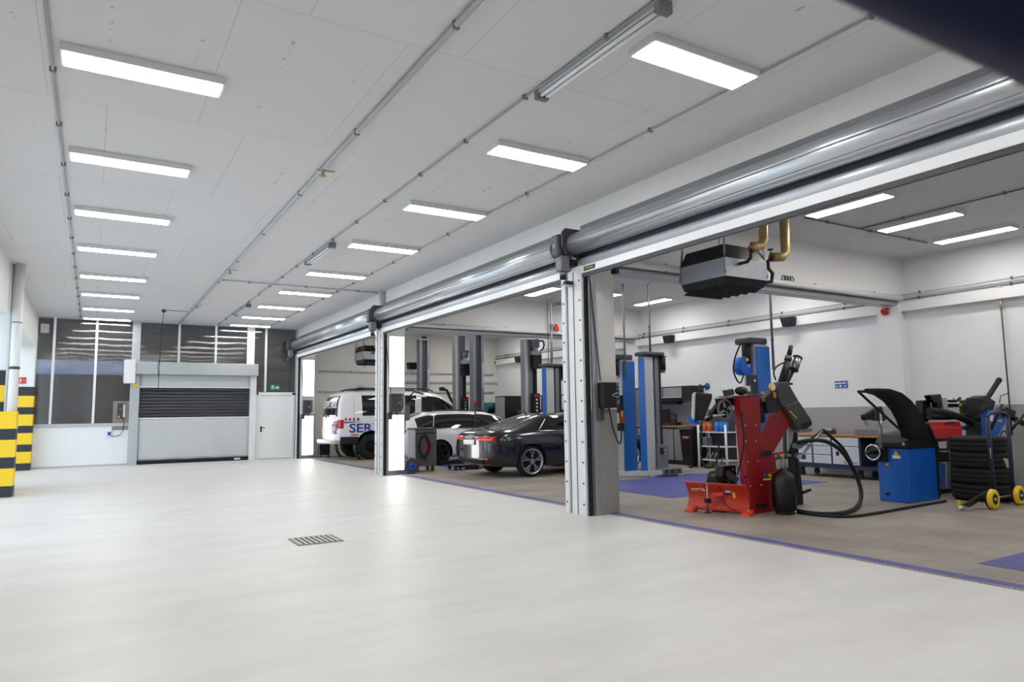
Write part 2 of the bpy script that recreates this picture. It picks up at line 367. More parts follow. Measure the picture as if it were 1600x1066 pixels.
# ------------------------------------------------------------------ the setting
CEIL = 4.33; XW = 13.7; YE = 23.9
struct(MB().box(-9, 6.12, -5, 30, -.15, 0).build('floor', floor_mat))
ws = struct(MB().box(6.12, XW, -1, YE, -.15, .012).build('floor_workshop', tile_grey))
MB().prism([(6.12, -1, 0), (6.12, YE, 0), (6.15, YE, .016), (6.15, -1, .016)], (.11, 0, 0)).build('edge_strip', tile_blue, ws)
for x0, x1, y0, y1 in ((7.95, 12.0, 8.35, 11.1), (6.8, 10.8, -.6, 3.31), (7.95, 12.0, 16.0, 19.4)):
    MB().box(x0, x1, y0, y1, .004, .0155).build('blue_tile_field', tile_blue, ws)
struct(MB().box(-1.8, XW+.2, -5, YE+.2, CEIL, CEIL+.2).build('ceiling', ceil_mat))
# left wall: lintel, piers, openings to daylight
wl = MB().box(-1.8, -1.42, -5, YE+.2, 3.42, CEIL).box(-1.8, -1.42, -5, 8, 0, 3.42).box(-1.8, -1.42, 16.1, 17.9, 0, 3.42).box(-1.8, -1.42, 23.4, YE+.2, 0, 3.42)
struct(wl.build('wall_left', white_paint))
struct(MB().box(-1.8, XW, -5.2, -5, 0, CEIL).build('wall_front', white_paint))
struct(MB().box(5.9, 6.32, -5, YE, 3.46, CEIL).box(5.9, 6.32, -5, 0, 0, 3.46).build('wall_right', white_paint), 'white lintel wall above the roller shutters')
struct(MB().box(XW, XW+.2, -1.2, YE+.2, 0, CEIL).build('wall_workshop', wall_dado))
struct(MB().box(6.32, XW, YE-.05, YE+.15, 0, CEIL).build('wall_workshop_end', cream))
struct(MB().box(6.32, XW, -1.2, -1, 0, CEIL).build('wall_workshop_front', white_paint))
for y in (.0, 7.64, 15.4, 23.2):
    struct(MB().box(5.87, 6.32, y, y+.5, 0, 3.46).build('column', column_dado, bevel=.008), 'white concrete pillar between shutters, grey painted below')
for y in (7.64, 15.4):
    struct(MB().box(6.32, XW, y, y+.46, 3.5, CEIL).build('beam', white_paint), 'white ceiling beam across the workshop')
    struct(MB().box(XW-.2, XW, y, y+.46, 0, 3.5).build('pilaster', wall_dado), 'pilaster under the ceiling beam')
struct(MB().box(XW-.16, XW, -1, YE-.05, 3.28, 3.46).build('trim_1', white_paint), 'boxed ledge along the workshop wall')
struct(MB().box(9.6, XW, YE-.12, YE-.05, 2.55, 2.62).build('trim_2', light_grey), 'pale service duct on the end wall')
# hall beyond the partition, seen dimly through the sheets
struct(MB().box(-9, 12, 29.8, 30, 0, 5).build('wall_beyond', pm('brown_block', S(58, 52, 48), .8)))
struct(MB().box(-9, 12, YE+.2, 30, 4.6, 4.8).build('ceiling_beyond', dark_grey))
struct(MB().box(-6, 2.2, 29.72, 29.8, 3.0, 3.5).build('window_1', day_blue))
# ---- partition at the end of the hall
YB = 23.9
wb = struct(MB().box(-1.42, .96, YB, YB+.08, 0, 1.16).build('wall_back', panel_white), 'white panelled base of the end partition')
MB().box(-1.42, .96, YB-.03, YB+.09, 1.16, 1.25).build('sill_rail', door_grey, wb)
MB().box(-1.42, .96, YB-.012, YB, 0, .05).build('kick_rail', door_grey, wb)
for x0, x1, z0 in ((-1.42, -1.05, 1.25), (-.99, 0., 1.25), (.06, .96, 1.25), (1.18, 2.22, 3.1), (2.28, 3.29, 3.1), (3.35, 4.27, 3.1), (4.5, 4.84, 2.2), (4.9, 5.84, 2.2)):
    MB().box(x0, x1, YB+.03, YB+.045, z0, CEIL).build('polycarbonate_pane', poly_mat, wb)
for x, z0 in ((-1.02, 1.25), (.03, 1.25), (2.25, 3.1), (3.32, 3.1), (4.87, 2.2)):
    MB().box(x-.032, x+.032, YB-.02, YB+.06, z0, CEIL).build('mullion', white_metal, wb)
MB().box(.96, 1.18, YB-.04, YB+.1, 2.7, CEIL).build('post', door_grey, wb)
MB().box(4.27, 4.5, YB-.04, YB+.1, 2.7, CEIL).build('post', white_metal, wb)
MB().box(5.84, 5.9, YB-.03, YB+.08, 0, CEIL).build('post', door_grey, wb)
MB().box(-1.42, 5.84, YB+.0, YB+.05, CEIL-.03, CEIL).build('head_rail', door_grey, wb)
MB().box(-1.36, -1.16, YB-.06, YB+.02, 3.86, 4.12).build('vent_box', light_grey, wb)
# ---- high speed door
d1 = thing('door_1', 'grey high-speed rolling door with dark clear window strip', 'door', (2.78, YB, 0)); d1['kind'] = 'structure'; del d1['category']
MB().box(.82, 4.58, YB-.36, YB-.04, 2.70, 3.08).build('header_box', door_grey, d1, bevel=.015)
MB().box(.78, 1.06, YB-.42, YB-.05, 2.42, 3.12).build('drive_cover', panel_white, d1, bevel=.01)
MB().box(.76, .775, YB-.40, YB-.07, 2.44, 3.10).build('cover_edge', white_metal, d1)
MB().box(.95, 1.2, YB-.14, YB+.02, 0, 2.7).build('guide_rail', door_grey, d1, bevel=.006)
MB().box(4.38, 4.57, YB-.14, YB+.02, 0, 2.7).build('guide_rail', white_metal, d1, bevel=.006)
def curtain(z0, z1, nm, mt, amp):
    nx, nz = 28, 12; A = []; F = []
    for j in range(nz+1):
        for i in range(nx+1):
            x = 1.2+3.18*i/nx; z = z0+(z1-z0)*j/nz
            A.append((x, YB-.06+amp*math.sin(i*.9+j*.35)*math.sin(math.pi*i/nx)*(.4+.6*(1-j/nz)), z))
    for j in range(nz):
        for i in range(nx): F.append((j*(nx+1)+i, j*(nx+1)+i+1, (j+1)*(nx+1)+i+1, (j+1)*(nx+1)+i))
    m = MB(); m._add(A, F, True); o = m.build(nm, mt, d1)
    so = o.modifiers.new('thickness', 'SOLIDIFY'); so.thickness = .004
curtain(.11, 1.36, 'curtain', curtain_grey, .03)
curtain(2.34, 2.70, 'curtain', curtain_grey, .004)
curtain(1.39, 2.31, 'clear_window', clear_film, .005)
MB().box(1.2, 4.38, YB-.075, YB-.05, 1.355, 1.395).build('welt_strip', white_metal, d1)
MB().box(1.2, 4.38, YB-.075, YB-.05, 2.305, 2.345).build('welt_strip', white_metal, d1)
MB().box(1.2, 4.38, YB-.09, YB-.03, .0, .11).build('bottom_seal', rubber, d1, bevel=.01)
MB().box(3.95, 4.13, YB-.095, YB-.09, .03, .08).build('maker_plate', decal_white, d1)
MB().box(1.02, 1.14, YB-.15, YB-.14, 2.32, 2.42).build('warning_sticker', yellow, d1)
MB().box(1.06, 1.16, YB-.17, YB-.14, 1.40, 1.62).build('push_button', light_grey, d1)
# outer shutter behind the window strip
osr = thing('door_2', 'dark slatted outer shutter behind the clear window strip', 'shutter', (2.78, YB+.3, 0)); osr['kind'] = 'structure'; del osr['category']
for k in range(28):
    z = .02+k*.1
    MB().prism([(1.1, YB+.30, z), (1.1, YB+.275, z+.02), (1.1, YB+.275, z+.075), (1.1, YB+.30, z+.094)], (3.4, 0, 0)).build('slat', outer_slat, osr)
# ---- pedestrian door
d3 = thing('door_3', 'white steel side door with black handle', 'door', (5.2, YB, 0)); d3['kind'] = 'structure'; del d3['category']
MB().box(4.58, 4.66, YB-.05, YB+.06, 0, 2.17).build('frame_jamb', panel_white, d3); MB().box(5.74, 5.83, YB-.05, YB+.06, 0, 2.17).build('frame_jamb', panel_white, d3)
MB().box(4.58, 5.83, YB-.05, YB+.06, 2.09, 2.18).build('frame_head', panel_white, d3)
lf = MB().box(4.66, 5.74, YB-.02, YB+.03, .015, 2.09).build('leaf', pm('door_leaf', S(238, 240, 240), .45, var=.02), d3)
MB().box(4.74, 4.79, YB-.03, YB-.02, .88, 1.06).box(4.755, 4.88, YB-.07, YB-.05, 1.01, 1.035).box(4.755, 4.775, YB-.06, YB-.02, 1.01, 1.035).build('handle', black_plastic, lf)
ex = thing('exit_sign', 'green emergency exit sign above the white side door', 'sign', (5.2, YB-.02, 2.3))
MB().box(5.02, 5.33, YB-.05, YB+.03, 2.24, 2.44).build('panel', exit_green, ex)
MB().box(5.07, 5.10, YB-.056, YB-.05, 2.28, 2.40).box(5.07, 5.14, YB-.056, YB-.05, 2.375, 2.40).build('door_pictogram', decal_white, ex)
MB().prism([(5.16, YB-.056, 2.35), (5.25, YB-.056, 2.35), (5.25, YB-.056, 2.39), (5.31, YB-.056, 2.335), (5.25, YB-.056, 2.28), (5.25, YB-.056, 2.32), (5.16, YB-.056, 2.32)], (0, .004, 0)).build('arrow_pictogram', decal_white, ex)
MB().sphere((5.12, YB-.055, 2.395), .012, 8).bar((5.12, YB-.054, 2.38), (5.135, YB-.054, 2.33), .018, .004).bar((5.135, YB-.054, 2.335), (5.155, YB-.054, 2.29), .012, .004).bar((5.13, YB-.054, 2.335), (5.11, YB-.054, 2.285), .012, .004).build('runner_pictogram', decal_white, ex)
# ---- control box beside the rolling door
cb = thing('door_control_box', 'dark control box on a steel plate left of the rolling door', 'control box', (.75, YB-.03, 1.05))
MB().box(.53, .965, YB-.025, YB, 1.05, 1.9).build('mounting_plate', plate_steel, cb)
MB().box(.64, .86, YB-.13, YB-.025, 1.38, 1.84).build('housing', dark_grey, cb, bevel=.01)
MB().box(.79, .85, YB-.14, YB-.13, 1.42, 1.80).build('keypad', light_grey, cb)
MB().prism([(.66, YB-.135, 1.66), (.76, YB-.135, 1.66), (.77, YB-.135, 1.72)], (0, .005, 0)).build('warning_mark', bright_red, cb)
MB().box(.67, .70, YB-.15, YB-.13, 1.40, 1.46).build('main_switch', yellow, cb)
MB().tube([(.80, YB-.08, 1.38), (.84, YB-.09, 1.15), (.78, YB-.07, .92), (.62, YB-.07, .84), (.48, YB-.06, .90), (.44, YB-.05, 1.0)], .010, 6, smooth_path=2).build('cable', black_plastic, cb)
MB().box(.42, .51, YB-.09, YB, 1.00, 1.10).build('socket', decal_white, cb); MB().cyl((.46, YB-.06, .90), (.46, YB-.06, 1.0), .04, n=12).build('blue_plug', sign_blue, cb)
# ---- hanging pull switch cable
a = PZ(256, 484, CEIL); pc = thing('pull_cord', 'thin black pull cord hanging from the ceiling before the rolling door', 'cord', (a.x, a.y, CEIL))
MB().box(a.x-.05, a.x+.05, a.y-.05, a.y+.05, CEIL-.07, CEIL).build('ceiling_switch', dark_grey, pc)
MB().tube([a-Vector((0, 0, .06)), a-Vector((.03, 0, .5)), a-Vector((.05, 0, 1.4)), a-Vector((.06, 0, 2.2))], .008, 6).build('cord', black_plastic, pc)
MB().tube([a-Vector((.05, 0, 1.35)), a-Vector((.10, 0, 1.55)), a-Vector((.06, 0, 1.85))], .010, 6, smooth_path=2).build('cord_loop', black_plastic, pc)
MB().tube([a-Vector((0, 0, .01)), PZ(294, 487, CEIL)-Vector((0, 0, .01))], .009, 6).build('feed_conduit', mid_grey, pc)
# ------------------------------------------------------------------ left side: striped guards, downpipe, sign
def stripes(root, x0, x1, y0, y1, zs, first):
    z = 0.; c = first
    for h in zs:
        MB().box(x0, x1, y0, y1, z, z+h).build('black_band' if c else 'yellow_band', guard_black if c else yellow, root); z += h; c = not c
g = thing('striped_pillar_guard', 'yellow and black striped pillar cladding in the far left corner', 'guard', (-1.6, 23.4, 0), group='striped guards')
stripes(g, -1.8, -1.40, 23.375, 23.4, [.2, .31, .2, .31, .2, .31, .2, .31, .25], True); stripes(g, -1.42, -1.40, 23.4, YB-.05, [.2, .31, .2, .31, .2, .31, .2, .31, .25], True)
g = thing('striped_pillar_guard', 'tall striped pillar cladding behind the low striped guard', 'guard', (-1.6, 16.1, 0), group='striped guards')
stripes(g, -1.8, -1.42, 16.08, 16.1, [.2, .31, .2, .31, .2, .31, .2, .31, .28], True)
g = thing('striped_bollard_guard', 'low yellow and black striped guard at the left photo edge', 'guard', (-1.4, 15.65, 0), group='striped guards')
stripes(g, -1.66, -1.18, 15.65, 15.675, [.2, .315, .2, .315, .2, .315], True); stripes(g, -1.20, -1.18, 15.675, 16.03, [.2, .315, .2, .315, .2, .315], True)
dp = thing('downpipe', 'grey-white round downpipe beside the left wall pier', 'pipe', (-1.29, 15.9, 0))
MB().cyl((-1.275, 15.88, 0), (-1.275, 15.88, CEIL), .08, n=24).build('pipe', pipe_white, dp)
MB().cyl((-1.275, 15.88, 2.33), (-1.275, 15.88, 2.38), .088, n=24).build('clamp_band', dark_grey, dp)
MB().cyl((-1.275, 15.88, 3.2), (-1.275, 15.88, 3.22), .085, n=24).build('joint_ring', mid_grey, dp)
MB().cyl((-1.385, 16.0, 0), (-1.385, 16.0, CEIL), .022, n=10).build('conduit', light_grey, dp)
fs_ = thing('fire_extinguisher_sign', 'small red fire extinguisher sign on the far left pillar', 'sign', (-1.69, 23.39, 2.37))
MB().box(-1.77, -1.60, 23.378, 23.399, 2.38, 2.55).build('panel', sign_red, fs_)
MB().box(-1.735, -1.71, 23.374, 23.378, 2.41, 2.50).box(-1.73, -1.715, 23.374, 23.378, 2.50, 2.525).build('extinguisher_pictogram', decal_white, fs_)
MB().bar((-1.66, 23.376, 2.41), (-1.65, 23.376, 2.52), .02, .003).bar((-1.63, 23.376, 2.41), (-1.63, 23.376, 2.50), .014, .003).build('flame_pictogram', decal_white, fs_)
# ------------------------------------------------------------------ roller shutters over the workshop openings
def shutter(y0, y1, label, plate=False):
    L = y1-y0; r = thing('roller_shutter', label, 'roller shutter', (5.8, y1, 3.24), group='rolled-up steel shutters')
    cx, cz, rad = 5.70, 3.735, .15
    for k in range(7):     # the rolled curtain: one slat after another round the barrel
        a0 = math.radians(k*360/7+4); a1 = math.radians((k+1)*360/7+2.8); P = []
        for j in range(9):
            t = a0+(a1-a0)*j/8; P.append((cx-rad*math.cos(t), cz+rad*math.sin(t)))
        o = MB().sheet([(x, y0+.05, z) for x, z in P], [(x, y1-.05, z) for x, z in P], -.012).build('slat', slat_metal, r)
    MB().cyl((cx, y0+.04, cz), (cx, y1-.04, cz), rad-.02, n=24).build('barrel', dark_grey, r)
    # curtain running down from the roll into the guides; overhead shade painted in
    MB().prism([(5.80, y0+.02, 3.72), (5.825, y0+.02, 3.72), (5.825, y0+.02, 3.5), (5.80, y0+.02, 3.5)], (0, L-.04, 0)).build('slat', shaded_slat, r)
    P = [(5.79-.022*math.sin(math.pi*j/7), 3.535-.11*j/7) for j in range(8)]
    MB().sheet([(x, y0+.02, z) for x, z in P], [(x, y1-.02, z) for x, z in P], -.01).build('slat', lip_metal, r)
    MB().box(5.775, 5.815, y0+.02, y1-.02, 3.325, 3.425).build('end_bar', panel_white, r, bevel=.004)
    MB().box(5.782, 5.81, y0+.02, y1-.02, 3.27, 3.325).build('rubber_seal', dark_grey, r, bevel=.006)
    MB().box(5.84, 5.865, y0, y1, 3.88, 4.03).build('back_plate', mid_grey, r)
    # end bracket, drive and safety brake at the far end
    MB().prism([(5.56, y1-.03, 3.60), (5.50, y1-.03, 3.70), (5.50, y1-.03, 3.90), (5.56, y1-.03, 3.96), (5.88, y1-.03, 3.96), (5.88, y1-.03, 3.44), (5.78, y1-.03, 3.44), (5.74, y1-.03, 3.55)], (0, .025, 0)).build('end_bracket', dark_grey, r, bevel=.004)
    MB().box(5.46, 5.55, y1+.02, y1+.20, 3.56, 3.88).build('drive_housing', dark_grey, r, bevel=.03)
    MB().cyl((5.455, y1+.11, 3.72), (5.465, y1+.11, 3.72), .035, n=10).build('drive_cap', mid_grey, r)
    m = MB().box(5.50, 5.66, y1+.01, y1+.15, 3.36, 3.58); m.cyl((5.58, y1+.08, 3.30), (5.58, y1+.08, 3.36), .05, n=14).build('drive_motor', mid_grey, r, bevel=.02)
    MB().cyl((5.58, y1+.08, 3.25), (5.58, y1+.08, 3.305), .045, n=14).build('motor_cap', rubber, r)
    MB().box(5.68, 5.78, y1-.01, y1+.16, 3.44, 3.53).build('junction_box', rubber, r)
    MB().prism([(5.6, y0+.01, 3.62), (5.56, y0+.01, 3.74), (5.6, y0+.01, 3.88), (5.88, y0+.01, 3.9), (5.88, y0+.01, 3.5)], (0, .02, 0)).build('end_bracket', dark_grey, r)
    # guide rails with bolts
    for yr, sgn in ((y0, 1), (y1, -1)):
        a = yr if sgn > 0 else yr-.09
        rl = MB().box(5.765, 5.80, a, a+.09, 0, 3.44).build('guide_rail', rail_white, r)
        q = (yr+.10) if sgn > 0 else (yr-.12)
        MB().box(5.80, 5.86, q, q+.02, 0, 3.40).build('guide_lip', rubber, r)
        MB().box(5.80, 5.868, a, a+.06, 0, 3.42).build('rail_web', galv, r)
        bo_ = MB().cyl((5.755, a+.045, .15), (5.767, a+.045, .15), .013, n=8).build('bolt', dark_grey, rl)
        for k in range(1, 12): part_copy(bo_).location = (0, 0, k*.28)
    if plate:
        pb = MB().box(5.768, 5.776, y1-.40, y1-.15, 3.345, 3.405).build('maker_plate', navy, r)
        lettering('maker_name', 'HÖRMANN', (5.766, y1-.17, 3.36), (0, -1, 0), (0, 0, 1), .034, yellow, pb, width=.20)
    return r
shutter(.35, 7.76, 'nearest rolled-up steel shutter above the tyre machines', True)
shutter(8.06, 15.52, 'middle rolled-up steel shutter above the dark car')
shutter(15.82, 23.45, 'farthest rolled-up steel shutter above the white van')
# guide post covers between neighbouring rails
for y, lb in ((7.78, 'pale steel post cover on the pillar nearest the camera'), (15.54, 'pale steel post cover on the pillar beside the grey trolley')):
    t = thing('post_cover', lb, 'post', (5.83, y+.13, 0))
    MB().box(5.80, 5.865, y, y+.26, 0, 3.40).build('cover', rail_white, t)
    MB().box(5.79, 5.80, y+.115, y+.125, 0, 3.38).build('seam', mid_grey, t)
MB_ = MB().box(5.78, 5.88, 15.60, 15.74, 3.95, CEIL).build('support_stub', light_grey); tag(MB_, 'short pale steel stub between the far shutters and ceiling', 'post')
stub = thing('light_barrier', 'small black sensor bracket near the top of the nearest post', 'sensor', (5.76, 7.93, 3.2))
MB().box(5.66, 5.79, 7.88, 7.96, 3.20, 3.25).build('housing', black_plastic, stub, bevel=.01); MB().box(5.66, 5.79, 7.90, 7.96, 3.17, 3.20).build('base', light_grey, stub)
# ------------------------------------------------------------------ ceiling light panels
def panel(mat, wx, wy):
    r = thing('ceiling_lamp', 'x', 'ceiling light', (0, 0, CEIL), group='white LED panels under the ceiling')
    MB().box(0, wx, 0, wy, -.065, 0).build('frame', lamp_frame, r, bevel=.004, local=True)
    MB().box(.022, wx-.022, .022, wy-.022, -.0685, -.06).build('diffuser', mat, r, local=True)
    return r
pA = panel(led, 1.21, .31)
pB = panel(led_bay, .3, 1.22)
nth = ['nearest', 'second nearest', 'third', 'fourth', 'fifth', 'sixth', 'seventh', 'eighth', 'ninth']
for k, y in enumerate((6.2, 8.65, 11.07, 13.5, 16.2, 18.6, 21.1, 23.2)):
    lb = '%s white light panel of the left ceiling row' % nth[k]
    o = pA if k == 0 else dup(pA, (0, 0, 0))
    o.location = (-.335, y, CEIL); o['label'] = lb
for k, y in enumerate((3.79, 6.22, 8.66, 11.15, 13.85, 16.3, 18.75, 21.0, 23.0)):
    o = dup(pA, (3.62, y, CEIL), label='%s white light panel of the right hall row beside the shutters' % nth[k])
for k, (x, y) in enumerate(((-.335, 3.75), (-.335, 1.3), (-.335, -1.2), (3.62, 1.35), (3.62, -1.1))):
    dup(pA, (x, y, CEIL), label='%s light panel of the %s hall row behind the camera, outside the photo' % (['first', 'second', 'third', 'first', 'second'][k], 'left' if x < 0 else 'right'))
bays = []
for y in (1.4, 5.18, 9.4, 13.08, 17.2, 20.8):
    for x in (8.98, 10.8, 12.48): bays.append((x, y))
for k, (x, y) in enumerate(bays):
    j = k//3; i = k % 3
    lb = '%s light panel of the %s workshop ceiling row, counted from the camera' % (['first', 'second', 'third', 'fourth', 'fifth', 'sixth'][j], ['hall-side', 'middle', 'wall-side'][i])
    o = pB if k == 0 else dup(pB, (0, 0, 0))
    o.location = (x, y, CEIL); o['label'] = lb; o['group'] = 'LED panels under the workshop ceiling'
# upright light panels on the pillars
for y, lb in ((15.4, 'pillar behind the grey trolley'), (23.2, 'pillar by the white side door')):
    for z0, z1, ud in ((2.04, 3.22, 'upper'), (.12, 1.38, 'lower')):
        t = thing('pillar_lamp', '%s upright glowing light panel on the %s' % (ud, lb), 'light panel', (6.08, y, z0), group='upright light panels')
        MB().box(5.90, 6.28, y-.06, y, z0-.02, z1+.02).build('frame', light_grey, t, bevel=.004)
        MB().box(5.91, 6.27, y-.066, y-.06, z0, z1).build('diffuser', led_pillar, t)
# ------------------------------------------------------------------ conduits and switched-off batten lamps
def conduit(name, label, p0, p1, r, clip=1.3, mt=None, cl=None):
    p0 = Vector(p0); p1 = Vector(p1); t = thing(name, label, 'conduit', p0)
    MB().cyl(p0, p1, r, n=10).build('pipe', mt or light_grey, t)
    n = max(2, int((p1-p0).length/clip)); me = None
    for i in range(n):
        c = p0.lerp(p1, (i+.5)/n); 
        m = MB().box(c.x-.025, c.x+.025, c.y-.012, c.y+.012, c.z-r-.008, c.z+r+.012)
        m.build('clip', cl or mid_grey, t)
    return t
z = CEIL-.022
conduit('ceiling_conduit', 'thin grey conduit beside the left ceiling light row', (-.40, 1, z), (-.40, YB-.05, z), .012, 1.25, conduit_grey)
a = PZ(750, 0, z); b = PZ(358, 420, z); xm = (a.x+b.x)/2
conduit('ceiling_conduit', 'pale thick conduit along the middle of the hall ceiling', (xm, 1, z-.01), (xm, YB-.05, z-.01), .024, 2.2, light_grey)
for k, pz_ in enumerate(((507, 265), (358, 421), (308, 477))):
    c = PZ(pz_[0], pz_[1], z-.02); t = thing('sprinkler_head', '%s small brass fitting on the middle ceiling conduit' % ['nearest', 'second', 'farthest'][k], 'sprinkler', c, group='fittings on the middle ceiling conduit')
    MB().cyl((xm, c.y, CEIL-.12), (xm, c.y, z), .016, n=8).build('stem', brass, t); MB().bar((xm-.07, c.y, CEIL-.06), (xm+.14, c.y, CEIL-.05), .02, .02).build('yoke', light_grey, t)
    MB().cyl((xm, c.y, CEIL-.13), (xm, c.y, CEIL-.12), .04, n=10).build('deflector', brass, t)
a = PZ(840, 138, z); x3 = a.x
conduit('ceiling_conduit', 'thin conduit linking the unlit batten lamps on the ceiling', (x3, 1, z), (x3, YB-.05, z), .010, 1.2, conduit_grey)
conduit('ceiling_conduit', 'thin conduit beside the right hall light row', (4.86, 1, z), (4.86, YB-.05, z), .010, 1.2, conduit_grey)
a = PZ(338, 444, z); conduit('ceiling_conduit', 'cross conduit over the hall ceiling to the far shutter stub', (xm, 15.75, z), (5.88, 15.75, z), .014, 1.2, light_grey)
for k, (p0, p1) in enumerate((((1030, 0), (836, 140)), ((512, 379), (476, 407)), ((385, 475), (366, 489)))):
    y0 = PZ(*p0, z).y; y1 = PZ(*p1, z).y
    if k == 0: y0 = y1-1.6
    t = thing('batten_lamp', '%s unlit grey twin-tube batten lamp on the hall ceiling' % ['nearest', 'middle', 'farthest'][k], 'lamp', (x3+.06, y0, CEIL), group='unlit batten lamps')
    MB().box(x3, x3+.11, y0, y1, CEIL-.07, CEIL-.02).build('tray', galv, t, bevel=.01)
    MB().cyl((x3+.03, y0+.05, CEIL-.085), (x3+.03, y1-.05, CEIL-.085), .018, n=10).build('tube', panel_white, t)
    MB().cyl((x3+.085, y0+.05, CEIL-.085), (x3+.085, y1-.05, CEIL-.085), .018, n=10).build('tube', panel_white, t)
    MB().box(x3-.005, x3+.115, y0-.02, y0+.04, CEIL-.11, CEIL-.015).build('end_cap', mid_grey, t); MB().box(x3-.005, x3+.115, y1-.04, y1+.02, CEIL-.11, CEIL-.015).build('end_cap', mid_grey, t)
# pipes in the workshop
conduit('wall_pipe', 'upper pale pipe along the workshop wall above the boxed ledge', (XW-.08, .2, 3.62), (XW-.08, YE-.1, 3.62), .016, 1.5, light_grey, dark_grey)
conduit('wall_pipe', 'lower grey pipe along the workshop wall above the boxed ledge', (XW-.12, .2, 3.51), (XW-.12, YE-.1, 3.51), .018, 1.5, mid_grey, dark_grey)
for y, lb in ((7.64, 'nearer'), (15.4, 'farther')):
    conduit('beam_pipe', 'white pipe under the %s workshop beam' % lb, (6.4, y-.06, 3.53), (XW-.2, y-.06, 3.53), .05, 1.6, white_metal, mid_grey)
    t = MB().box(6.4, XW-.2, y+.05, y+.36, 3.41, 3.47).build('cable_tray', light_grey); tag(t, 'pale cable tray under the %s workshop beam' % lb, 'cable tray')
for zz, lb in ((2.9, 'upper'), (2.2, 'lower')):
    conduit('wall_pipe', '%s pale pipe along the far end wall of the workshop' % lb, (6.6, YE-.09, zz), (XW-.2, YE-.09, zz), .03, 2., light_grey)
conduit('ceiling_conduit', 'conduit over the near workshop ceiling', (10.6, 6.55, z), (10.6, -.5, z), .012, 1.2, mid_grey)
conduit('ceiling_conduit', 'cross conduit between the near workshop light panels', (9.2, 6.55, z), (12.6, 6.55, z), .012, 1.0, mid_grey)
conduit('ceiling_conduit', 'conduit near the wall on the near workshop ceiling', (12.95, 5.2, z), (12.95, -.5, z), .012, 1.2, mid_grey)
tag(MB().box(5.875, 5.96, 7.605, 7.64, 0, 3.40).build('corner_angle', galv), 'galvanised angle strip up the nearest pillar', 'angle strip')
# floor drain
dr = thing('floor_drain', 'small rusty slotted drain grate set in the pale hall floor', 'drain', (2.22, 8.02, 0))
MB().box(1.97, 2.47, 7.78, 8.27, .0, .003).build('pit', rubber, dr)
for q in ((1.97, 2.47, 7.78, 7.81), (1.97, 2.47, 8.24, 8.27), (1.97, 2.0, 7.81, 8.24), (2.44, 2.47, 7.81, 8.24)): MB().box(*q, .0, .007).build('rim', mid_grey, dr)
for k in range(8): MB().box(2.0+k*.058, 2.03+k*.058, 7.81, 8.24, .002, .007).build('bar', pm('rusty_bar', S(196, 186, 178), .6, var=.2, scale=20) if k == 0 else MATS['rusty_bar'], dr)
# ------------------------------------------------------------------ vehicles
def ring(w, zb, zw, hb, zr, hr):
    dz = zr-zw
    half = [(0, zb), (w*.62, zb), (w*.9, zb+.02), (w*.985, zb+.12), (w, zb+(zw-zb)*.5), (w*.985, zb+(zw-zb)*.82), (hb, zw),
            (hb+(hr-hb)*.45+.015, zw+dz*.45), (hr+.02, zw+dz*.86), (hr*.82, zr-.012*min(1, dz/.3)), (hr*.4, zr), (0, zr+.004)]
    return half
def car_body(st, glass, arches, mats):
    """st: stations (x, w, zb, zw, hb, zr, hr); glass: {(i,k):slot}; arches: (x, z, r, width)"""
    R = []
    for (x, *a) in st:
        h = ring(*a); full = [(x, -y, z) for y, z in h]+[(x, y, z) for y, z in reversed(h[1:-1])]
        R.append(full)
    n = len(R[0]); vs = [p for r in R for p in r]; fs = []; mi = []
    for i in range(len(R)-1):
        for k in range(n):
            k2 = (k+1) % n; fs.append((i*n+k, i*n+k2, (i+1)*n+k2, (i+1)*n+k)); kk = k if k < 11 else n-1-k
            mi.append(glass.get((i, kk), 0))
    for i, fl in ((0, 1), (len(R)-1, -1)):      # closed ends made of strips between the two sides
        b = i*n
        for k in range(11):
            a0, a1 = b+k, b+k+1; c0 = b+(n-k) % n; c1 = b+(n-k-1) % n
            f = [a0, a1, c1, c0]; g = []
            for q in f:
                if q not in g: g.append(q)
            if len(g) > 2: fs.append(tuple(g)); mi.append(glass.get((('cap', i), k), 0))
    me = bpy.data.meshes.new('body'); me.from_pydata(vs, [], fs)
    for m in mats: me.materials.append(m)
    for i, pl in enumerate(me.polygons): pl.material_index = mi[i]; pl.use_smooth = True
    bm = bmesh.new(); bm.from_mesh(me); bmesh.ops.recalc_face_normals(bm, faces=bm.faces); bm.to_mesh(me); bm.free()
    ob = bpy.data.objects.new('body', me); COL.objects.link(ob)
    s = ob.modifiers.new('s', 'SUBSURF'); s.levels = 2; s.render_levels = 2
    cut = []
    for (x, z, r, wd) in arches:
        for sg in (-1, 1):
            c = MB().cyl((x, sg*(wd+.2), z), (x, sg*(wd-.30), z), r, n=40); cm = c.mesh('cut', mats[0])
            cm.materials.clear()
            for m in mats: cm.materials.append(m)
            for pl in cm.polygons: pl.material_index = len(mats)-1
            co = bpy.data.objects.new('cut', cm); COL.objects.link(co); cut.append(co)
            b = ob.modifiers.new('b', 'BOOLEAN'); b.operation = 'DIFFERENCE'; b.object = co; b.solver = 'EXACT'
    dg = bpy.context.evaluated_depsgraph_get(); out = bpy.data.meshes.new_from_object(ob.evaluated_get(dg))
    for c in cut: bpy.data.objects.remove(c)
    bpy.data.objects.remove(ob)
    return out
